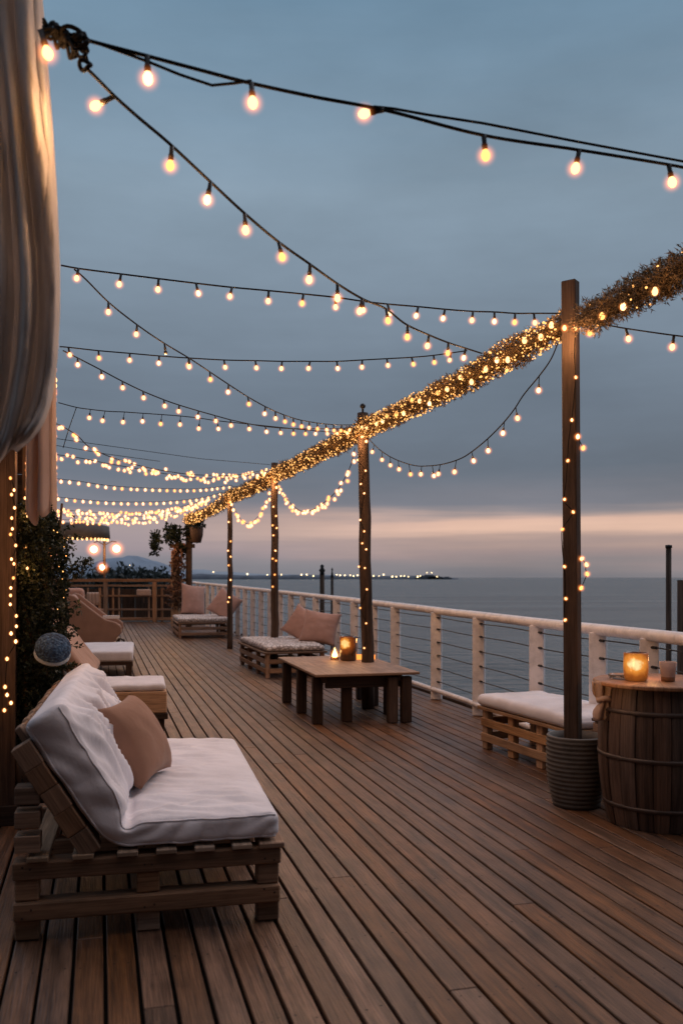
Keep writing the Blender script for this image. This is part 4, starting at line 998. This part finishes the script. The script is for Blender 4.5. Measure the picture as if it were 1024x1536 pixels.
# ------------------------------------------------------------------ far fence, pavilion, lamps
def fence():
    A,B=Vector((-11.3,30.2,0)),Vector((-5.05,30.35,0)); o=empty('wood_fence',A,math.atan2((B-A).y,(B-A).x),'brown wooden lattice fence closing off the far end of the deck','fence')
    Ln=(B-A).length; 
    for z,hh,dp in ((1.40,.10,.16),(1.22,.07,.07),(.88,.06,.05),(.42,.06,.05),(.10,.10,.07)):
        mb=MB(); mb.box((Ln/2,0,z),(Ln,dp,hh)); mb.build('rail',M['fence'],o)
    x=.1
    k=0
    while x<Ln:
        big=(k%8==0); mb=MB(); hh=1.34 if big else 1.15
        if big or R.random()<.8:
            mb.box((x,-.02 if big else .03,hh/2+.005),(.13 if big else R.uniform(.05,.08),.09 if big else .03,hh)); mb.build('fence_post' if big else 'slat',M['fence'],o)
        x+=.20 if not big else .24; k+=1
    b=empty('wood_screen',Vector((-11.3,31.2,0)),0,'dark plank screen standing just behind the lattice fence','fence')
    for k in range(14):
        mb=MB(); mb.box((.25+.46*k,0,.55),(.44,.04,1.1)); mb.build('plank',M['dark_wood'],b)
    c=empty('lamp_box',W(216,888,30.05),0,'pale boxy lampshade on the far lattice fence','lamp')
    mb=MB(); mb.box((0,0,-.02),(.46,.2,.22),ch=.03); mb.build('shade',M['cloth'],c); mb=MB(); mb.tube([(0,0,-.36),(0,0,-.12)],.03,8); mb.build('stem',M['dark_wood'],c)
fence()
for xx in (-9.5,-7.0,-5.6): plight((xx,28.9,2.5),14,r=.1)  # added fill lamps that warm and brighten the far fence
def leaf_cloud(rg,n,fn,size,V,Fc,rn,narrow=.45):
    for k in range(n):
        p,tone=fn(rg); d=rvec(rg); q=d.cross(rvec(rg)).normalized(); s=size*rg.uniform(.6,1.4)
        b=len(V); V+=[p-q*s*narrow*.5,p+d*s*.5-q*s*.1,p+d*s,p+d*s*.5+q*s*narrow]; Fc.append((b,b+1,b+2,b+3)); rn.append(max(0,min(1,tone+rg.uniform(-.2,.2))))
def cloud_obj(name,V,Fc,rn,mat,parent=None):
    me=bpy.data.meshes.new(name); me.from_pydata(V,[],Fc); a=me.attributes.new('rnd','FLOAT','FACE'); a.data.foreach_set('value',rn); me.materials.append(mat); return link(name,me,parent)
def flower_pillar():
    base=Vector((-4.62,27.3,0)); o=empty('flower_pillar',base,0,'timber pillar hung with plants and flowers at the far fence corner','pillar')
    mb=MB(); mb.box((.0,0,1.65),(.17,.17,3.3)); mb.build('post',M['log'],o)
    mb=MB(); mb.box((-.42,.05,1.15),(.24,.14,2.3)); mb.build('post',M['honey'],o)
    mb=MB(); mb.box((-.2,0,2.45),(.75,.12,.12)); mb.build('crossbar',M['log'],o)
    rg=random.Random(4)
    fl=leafy('dry_flowers',(.03,.025,.015),(.32,.16,.11))
    for (x,z,rx,rz,n,nm,mt) in ((-.98,2.55,.16,.38,260,'foliage',M['leaf']),(-.45,2.80,.30,.32,420,'foliage',M['leaf']),(.12,2.95,.28,.42,420,'foliage',M['leaf']),(-.30,1.9,.22,.75,420,'flowers',fl),(-.38,1.0,.30,.5,260,'flowers',fl),(-.2,2.35,.14,.16,120,'foliage',M['leaf'])):
        V=[];Fc=[];rn=[]; leaf_cloud(rg,n,lambda g:((lambda v:(Vector((x+v.x*rx,-.15+v.y*rx,z+v.z*rz)),.5+.4*v.z))(rvec(g)*g.random()**.4)),.13,V,Fc,rn); cloud_obj(nm,V,Fc,rn,mt,o)
    plight((-5.3,26.3,2.5),16,r=.1)  # added fill lamp that brightens the flower pillar
    h=empty('hanging_basket',W(295,800,26.6),0,'dark hanging pot below the garland end, right of the flower pillar','planter')
    mb=MB(); mb.lathe([(.0,-.28),(.13,-.28),(.19,-.05),(.20,.18),(.14,.2),(0,.2)],n=16,cap=False); mb.build('pot',M['dark_wood'],h,True); mb=MB(); mb.tube([(0,0,.2),(0,0,.85)],.015,5); mb.build('hanger',M['cable'],h)
    V=[];Fc=[];rn=[]; leaf_cloud(rg,260,lambda g:((lambda v:(Vector((v.x*.26,v.y*.26,.3+v.z*.28)),.5))(rvec(g)*g.random()**.4)),.12,V,Fc,rn); cloud_obj('foliage',V,Fc,rn,M['leaf'],h)
flower_pillar()
def pavilion():
    Y=40; base=W(126,866,Y); base.z=-4
    o=empty('garden_pavilion',(base.x,Y,-.2),0,'grey canopy pavilion with lights under its rim beyond the far fence','pavilion')
    gr=paint('canopy_grey',(.17,.145,.135),rough=.9,dirt=.2)
    c=W(108,798,Y)-o.location
    mb=MB(); mb.lathe([(.0,.40),(1.2,.36),(1.62,.25),(1.66,-.28),(1.60,-.28),(1.55,.2),(0,.30)],c,40,cap=False); mb.build('canopy',gr,o,True)
    for dx in (-1.3,1.45):
        mb=MB(); mb.tube([c+Vector((dx,0,-3.6)),c+Vector((dx,0,.2))],.06,8); mb.build('pole',M['dark_wood'],o)
    for k in range(26):
        a=math.pi+math.pi*k/25; bo=link('bulb',bulb_mesh(.05),o,c+Vector((1.60*math.cos(a),1.60*math.sin(a),-.36))); link('halo',halo_mesh(.11,.7),bo,scale=.11)
    g=MB(); 
    t=empty('lamp_post',W(157,866,37)*1.0,0,'twin globe lamp post blazing beside the grey pavilion','street lamp'); org=t.location.copy()
    mb=MB(); mb.tube([(0,0,-1.6),(0,0,1.5)],.05,8); mb.build('pole',M['dark_wood'],t)
    mb=MB(); mb.tube([W(141,814,37)-org,W(147,812,37)-org,W(157,818,37)-org,W(168,812,37)-org,W(175,813,37)-org],.022,6); mb.build('arm',M['dark_wood'],t,True)
    for (px,py,r) in ((141,824,.145),(175,823,.15),(154,851,.12)):
        me=bpy.data.meshes.new('globe'); bm=bmesh.new(); bmesh.ops.create_icosphere(bm,subdivisions=3,radius=r); bm.to_mesh(me); bm.free(); me.materials.append(M['lamp'])
        gl=link('globe',me,t,W(px,py,37)-org); link('halo',halo_mesh(r*2.9,1.3),gl,scale=r*2.9)
    plight(W(158,826,36.5),60,r=.15)
pavilion()
def land():
    m=paint('shore_ground',(.035,.04,.035),rough=1,scale=.3)
    mb=MB(); V=[];n=24
    pts=[(-60,36),(-13,33.2),(-7.5,34),(-6.5,44),(-9,70),(-16,110),(-30,150),(-120,190),(-200,120)]
    mb.poly([(x,y,-.55) for x,y in pts]+[(x*1.01,y,-6) for x,y in pts],[tuple(range(len(pts)))]+[(i,len(pts)+i,len(pts)+(i+1)%len(pts),(i+1)%len(pts)) for i in range(len(pts))])
    tag(mb.build('shore_ground',m),kind='structure')
    rg=random.Random(21); V=[];Fc=[];rn=[]
    for (px,Y,h,wd) in [(120,75,1.8,3),(150,70,2.4,3),(168,80,2.6,4),(185,85,3.0,4),(202,82,2.6,4),(220,90,2.9,4),(238,95,2.8,4),(250,100,2.2,3)]:
        c=W(px,866,Y); 
        leaf_cloud(rg,420,lambda g:((lambda v:(Vector((c.x+v.x*wd*.6,Y+v.y*2,-.3+abs(v.z)*h)),.4+.4*v.z))(rvec(g)*g.random()**.3)),.55,V,Fc,rn)
    tag(cloud_obj('treeline',V,Fc,rn,leafy('far_leaf',(.02,.026,.024),(.05,.06,.055)),None),kind='stuff')
    # lamps along the far shore
    bm=bmesh.new(); bmesh.ops.create_icosphere(bm,subdivisions=2,radius=1); me=bpy.data.meshes.new('harbour_light'); bm.to_mesh(me); bm.free(); me.materials.append(M['lamp'])
    L_=[(320,858,3.2),(371,861,4.2),(401,862,3),(422,862,3),(452,862,4),(460,862,3.6),(470,864,3.5),(505,862,3),(510,863,3.6),(517,863,3.6),(525,863,3),(530,864,3.4),(536,863,3.8),(556,865,2.6),(560,864,3.4),(568,864,2.6),(575,862,3.6),(588,865,4),(594,865,3.4),(601,864,3.4),(606,864,3),(612,865,2.8),(626,865,4.4),(630,864,3),(640,859,2.6),(647,859,2.6),(655,865,3),(195,848,2),(163,853,2.4),(213,855,2.2)]
    for px,py,s in L_:
        Y=2300 if px>260 else 110; k=s*.29/1350*Y
        o=link('harbour_light',me,None,W(px,py,Y),scale=k); tag(o,'tiny warm lamp in the row along the distant shore' if px>260 else 'tiny warm lamp among the trees under the hill','light','lamps along the distant shore' if px>260 else 'lamps among the trees')
    # low harbour buildings at the pier tip
    for px,wd,h in ((640,60,9),(652,40,6),(668,30,4)):
        p=W(px,866,2440); mb=MB(); mb.box((0,0,h/2),(wd,20,h)); mb.box((wd*.1,0,h+1),(wd*.4,12,2.5))
        tag(mb.build('harbour_building',M['town'],None,loc=(p.x,2440,-3)),'low dark harbour building at the tip of the distant pier','building','harbour buildings')
land()
def pile(px,ytop,ybot,Y,r,label,topper=None):
    p=W(px,ybot,Y); t=W(px,ytop,Y); o=empty('mooring_pile',(p.x,Y,-5),0,label,'pile','mooring piles in the sea')
    mb=MB(); h=t.z+5; mb.tube([(0,0,0),(0.0,0,h*.5),(.0,0,h)],lambda q:r*(1.05-.1*q),10); mb.build('shaft',M['log'],o,True)
    if topper: mb=MB(); mb.lathe(topper,(0,0,h),10); mb.build('cap',M['wire'],o,True)
pile(1002,822,960,16,.05,'thin dark pole standing in the sea behind the barrel',[(.06,0),(.06,.05),(0,.06)])
pile(1022,870,960,15,.08,'thicker dark pile at the right edge behind the barrel')
pile(483,862,890,42,.12,'thicker mooring pile with a perched shape beyond the rail',[(.12,0),(.1,.1),(.15,.2),(.07,.32),(.09,.42),(0,.5)])
pile(498,866,890,45,.08,'thinner mooring pile right of the thicker one beyond the rail',[(.08,0),(.03,.3),(.05,.4),(0,.5)])

# ------------------------------------------------------------------ left side: drape, beam, columns, shrub
def drape():
    o=empty('gathered_drape',(-1.1,3.0,1.9),0,'large taupe drape gathered up at the upper left corner','curtain'); org=o.location
    right=[(-160,52),(0,62),(100,70),(200,78),(300,84),(400,88),(470,88),(540,84),(600,76),(640,64),(670,48),(692,26)]
    def rx(y):
        for (a,b),(c,d) in zip(right,right[1:]):
            if a<=y<=c: return b+(d-b)*(y-a)/(c-a)
        return right[-1][1]
    nu,nv=170,90; V=[]
    for j in range(nv+1):
        v=j/nv; y=-160+852*v; xr=rx(y); xl=-190
        sw=max(0,(v-.55)/.45)
        for i in range(nu+1):
            u=i/nu; x=xl+(xr-xl)*u
            ph=u*34+1.6*math.sin(v*2.2+u*3)+sw*sw*7*(1-u)
            cr=lambda q:1-2*abs(math.sin(q*.5))**.8; nq=noise.noise(Vector((u*5,v*2.2,2))); fold=.060*math.sin(ph*1.35+2.2*nq)*(.6+.4*math.sin(u*9+1))+.022*cr(ph*2.1+v*4+4*nq)+.05*noise.noise(Vector((u*6,v*4,2)))+.006*cr(u*140+8*noise.noise(Vector((u*7,v*6,5))))+.012*(1-2*abs(noise.noise(Vector((u*13,v*9,8)))))*(.3+sw)+.024*sw*cr(ph*3.3-v*30*(1-u)+3*nq)
            Y=3.02+fold+.16*(1-u)-.05*sw
            if u>.97: Y+=.10*(u-.97)/.03
            if v>.95: Y+=.22*((v-.95)/.05)**2
            yy=y+ (14*math.sin(u*11)+8*math.sin(u*25))*max(0,v-.9)/.1
            V.append(W(x,yy,Y)-org)
    mb=MB(); n1=nu+1; mb.poly(V,[(j*n1+i,j*n1+i+1,(j+1)*n1+i+1,(j+1)*n1+i) for j in range(nv) for i in range(nu)]); k=mb.build('fabric',M['curtain'],o,True)
    s=k.modifiers.new('S','SOLIDIFY'); s.thickness=.006
    o2=empty('cable_tangle',W(100,70,2.8),0,'tangle of black cable knotted at the edge of the taupe drape','cable'); og=o2.location.copy(); rg=random.Random(5)
    mb=MB()
    for k in range(5):
        P=[]
        for q in range(11):
            t=q/10; x=66+t*66; y=44+22*t+rg.uniform(-15,17)+(24*t if k>2 else 0); P.append(W(x,y,2.78+rg.uniform(-.03,.03))-og)
        mb.tube(catm(P,5),.006,6)
    for (px,py,rr) in ((108,52,.030),(122,62,.022),(128,98,.017),(92,50,.02)):
        P=[W(px,py,2.77)-og+Vector((rr*math.cos(a),.01*math.sin(a*2),rr*.8*math.sin(a))) for a in [6.2832*k/16 for k in range(17)]]; mb.tube(P,.007,6)
    mb.build('loops',M['cable'],o2,True)
    plight(W(66,70,2.72),.5,(1,.45,.14),.03)
    # header beam the strings run from
    def bx(Y): return -.318*Y-.07
    b=empty('header_beam',(bx(4),4,3.28),0,'timber header beam along the left that the light strings are tied to','beam')
    mb=MB(); mb.beam(Vector((bx(3.4)-bx(4),-.6,0)),Vector((bx(24)-bx(4),20,0)),.10,.16); mb.build('timber',M['post'],b)
    rg=random.Random(3)
    for k in range(90):
        Y=5.2+18*rg.random()**1.3; q=Vector((bx(Y)+.055+rg.uniform(0,.02)-bx(4),Y-4,rg.uniform(-.35,.1)*(Y/12)))
        bo=link('fairy_light',bulb_mesh(.016 if Y<12 else .03),b,q); 
        if k%2==0: link('halo',halo_mesh(.04 if Y<12 else .07,.8),bo,scale=.04 if Y<12 else .07)
    for Y in (9.5,23.5):
        c=empty('pergola_post',(bx(Y)-.02,Y,0),0,{9.5:'pergola post rising just behind the dark shrub under the pale cloth',23.5:'distant pergola post at the far end of the header beam'}[Y],'post','pergola posts on the left')
        mb=MB(); mb.box((0,0,1.6),(.12,.12,3.2)); mb.build('timber',M['post'],c)
    # pale cloths hanging from the beam
    def hang(px0,px1,pyb,Y,label,sd,dy=0):
        c=empty('hanging_cloth',W((px0+px1)/2,pyb,Y),0,label,'curtain','pale cloths on the left'); og=c.location.copy(); V=[];n=26;m_=30
        ztop=3.24
        for j in range(m_+1):
            t=j/m_
            for i in range(n+1):
                u=i/n; bot=W(0,pyb,Y).z+.06*abs(u-.45)*2+.05*noise.noise(Vector((u*4,sd,0))); z=ztop+(bot-ztop)*t
                x=(px0+(px1-px0)*u-CX)/F*Y; V.append(Vector((x,Y+.035*math.sin(u*13+sd+.8*t)+.02*noise.noise(Vector((u*5,t*4,sd)))+dy*u,z))-og)
        mb=MB(); mb.poly(V,[(j*(n+1)+i,j*(n+1)+i+1,(j+1)*(n+1)+i+1,(j+1)*(n+1)+i) for j in range(m_) for i in range(n)]); k=mb.build('fabric',M['cloth'],c,True); s=k.modifiers.new('S','SOLIDIFY'); s.thickness=.004
    hang(37,74,785,5.2,'pale pink cloth hanging below the drape with a rounded hem',1)
    hang(60,83,795,6.3,'narrow pale cloth hanging right behind the wider one',6)
    # columns with string lights
    def column(px0,px1,Y,label,mat,top=3.3):
        x0,x1=(px0-CX)/F*Y,(px1-CX)/F*Y; c=empty('wall_column',((x0+x1)/2,Y,0),math.radians(15),label,'column','timber columns on the left')
        mb=MB(); mb.box((0,0,top/2),(x1-x0,.14,top)); mb.build('timber',mat,c)
        mb=MB(); mb.box((0,0,.06),(x1-x0+.04,.18,.12)); mb.build('base',mat,c)
    column(-16,24,5.5,'wide timber column wound with amber lights at the left edge',M['post'])
    column(35,46,5.75,'slim dark column beside the shrub with a lit string',M['dark_wood'])
    def amber_string(label,pts,Y,r):
        c=empty('fairy_light_string',W(pts[0][0],pts[0][1],Y),0,label,'string lights','amber strings on the columns'); og=c.location.copy()
        P=[W(x,y,Y)-og for x,y in pts]; mb=MB(); mb.tube(catm(P,4),.003,5); mb.build('cable',M['cable'],c,True)
        for p in P:
            bo=link('fairy_light',bulb_mesh(r),c,p+Vector((0,-.01,0))); bo.data=bulb_mesh(r); link('halo',halo_mesh(r*2.4,.9),bo,scale=r*2.4)
        for p in P[::4]: plight(p+og+Vector((0.03,-.10,0)),.6,(1,.42,.12),.02)
    rg=random.Random(14)
    amber_string('amber lights running down the wide left column',[(20+rg.uniform(-4,6),715+k*15+rg.uniform(-6,6)) for k in range(16)],5.36,.0075)
    amber_string('lights running down the slim dark column',[(40+rg.uniform(-2,3),690+k*21+rg.uniform(-7,7)) for k in range(9)],5.6,.0075)
    amber_string('amber lights low in the dark shrub',[(18,950),(25,962),(12,988),(9,1030),(12,1042),(18,1054),(8,1065)],5.3,.009)
    # dark panel added in place of the shaded opening, then the house wall behind
    wr=empty('house_wall',(-2.35,6.12,0),0,'short dark plank panel added to fill the dark gap behind the lit columns','wall'); mb=MB()
    for q in range(17): mb.box((0,0,.1+.2*q),(.64,.04,.195),ch=.005)
    mb.build('plank_cladding',M['dark_wood'],wr)
    wl=empty('house_wall',(-3.0,5.5,0),0,'dark plank house wall behind the columns and the shrub','wall')
    a=Vector((-2.12,5.7,0)); e=Vector((-8.2,22,0)); d=(e-a).normalized(); k=0; mb=MB(); nrm=Vector((d.y,-d.x,0))
    Ln=(e-a).length; t=0
    for q in range(17):
        z=.1+.2*q; mb.beam(a+Vector((0,0,z))-wl.location-nrm*.0,e+Vector((0,0,z))-wl.location,.03,.195,ch=.006)
    mb.build('plank_cladding',M['dark_wood'],wl)
drape()
def shrub():
    rg=random.Random(31); c=W(52,1000,6.3); base=Vector((-1.95,5.72,0))
    o=empty('climbing_shrub',base,0,'tall dark leafy shrub with glints of light between columns and sofa','shrub')
    pt=MB(); pt.lathe([(0,0),(.2,0),(.26,.4),(.22,.42),(.2,.36),(0,.36)],n=20,cap=False); pt.build('pot',M['dark_wood'],o,True)
    mb=MB(); 
    for k in range(7):
        P=[Vector((rg.uniform(-.06,.06),rg.uniform(-.06,.06),.3))]
        for q in range(7): P.append(P[-1]+Vector((rg.uniform(-.07,.07),rg.uniform(-.06,.06),.24)))
        mb.tube(P,lambda t:.018*(1-.7*t)+.003,5)
    mb.build('stems',M['log'],o,True)
    def edge(z):     # half widths, to the left and to the right, by height
        pts=[(.2,.22,.12),(.45,.26,.10),(.7,.28,.12),(.95,.24,.165),(1.2,.13,.19),(1.5,.06,.20),(1.62,.05,.23),(1.75,.05,.17),(1.9,.04,.10),(2.0,.02,.05)]
        for (a,l,r),(b,l2,r2) in zip(pts,pts[1:]):
            if a<=z<=b: t=(z-a)/(b-a); return l+(l2-l)*t,r+(r2-r)*t
        return .02,.05
    V=[];Fc=[];rn=[]
    def fn(g):
        z=g.uniform(.25,1.97); l,r=edge(z); u=g.uniform(-1,1)
        bump=1+.28*noise.noise(Vector((u*3,z*6,2)))
        x=(u*l if u<0 else u*r)*bump; y=g.uniform(-.22,.22)*math.sqrt(max(0,1-u*u))*bump
        return Vector((x,y,z)),.25+.5*g.random()
    leaf_cloud(rg,30000,fn,.024,V,Fc,rn,.5)
    # loose twigs
    for k in range(46):
        z=rg.uniform(.5,1.95); l,r=edge(z); s=rg.choice((-1,1,1)); p=Vector((s*(r if s>0 else l)*.9,rg.uniform(-.15,.1),z)); d=Vector((s*rg.uniform(.3,1),rg.uniform(-.5,.3),rg.uniform(-.1,.9))).normalized()
        for q in range(12):
            leaf_cloud(rg,2,lambda g:(p+d*.013*q+rvec(g)*.008,.5),.03,V,Fc,rn,.4)
    for q in range(60): leaf_cloud(rg,3,lambda g:(Vector((.24+q*.0022,-.05,1.53+q*.0011+.02*math.sin(q*.4)))+rvec(g)*.03,.4),.03,V,Fc,rn,.4)
    cloud_obj('leaves',V,Fc,rn,M['leaf'],o)
    for k in range(15):
        z=rg.uniform(.9,1.95); l,r=edge(z); q=Vector((r*rg.uniform(.88,1.06),rg.uniform(-.16,-.0),z))
        link('fairy_light',spark_mesh(round(rg.uniform(.003,.005),3)),o,q)
    for z in (1.0,1.35,1.7,1.9):
        plight(base+Vector((.32,-.06,z)),.22,(1,.5,.18),.02)
    t=empty('lantern',W(79,828,6.1),0,'small lit lantern at the top right of the dark shrub','lantern')
    bo=link('bulb',bulb_mesh(.022),t,(0,0,0)); link('halo',halo_mesh(.06,1.2),bo,scale=.06)
    mb=MB(); mb.lathe([(.06,.035),(.055,.04),(.015,.075),(.0,.08)],n=12,cap=False); mb.build('lantern_roof',M['dark_wood'],t,True); plight(W(79,832,6.0),.8)
shrub()

def porch():  # unseen porch added behind the camera to darken the near deck
    o=empty('shade_porch',(-1,-3,0),0,'dark timber porch added out of view to shade the foreground deck','porch')
    mb=MB()
    for k in range(26): mb.box((-6+.5*k,2.1,3.95),(.49,4.8,.05),ch=.004)
    mb.build('roof',M['dark_wood'],o)
    mb=MB()
    for k in range(20): mb.box((0,-.2,.1+.2*k),(12,.05,.196),ch=.004)
    mb.build('wall',M['dark_wood'],o)
    for x in (-5.5,5.2):
        mb=MB(); mb.box((x,4.1,1.96),(.14,.14,3.92)); mb.build('post',M['post'],o)
porch()
# ------------------------------------------------------------------ render settings
sc.view_settings.view_transform='Standard'; sc.view_settings.look='None'; sc.view_settings.exposure=0; sc.view_settings.gamma=1
cy=sc.cycles; cy.use_denoising=True
try: cy.denoiser='OPENIMAGEDENOISE'; cy.denoising_input_passes='RGB_ALBEDO_NORMAL'
except Exception: pass
cy.max_bounces=6; cy.diffuse_bounces=3; cy.glossy_bounces=3; cy.transmission_bounces=6; cy.transparent_max_bounces=32; cy.volume_bounces=0
cy.sample_clamp_indirect=4; cy.caustics_reflective=False; cy.caustics_refractive=False; cy.use_light_tree=True
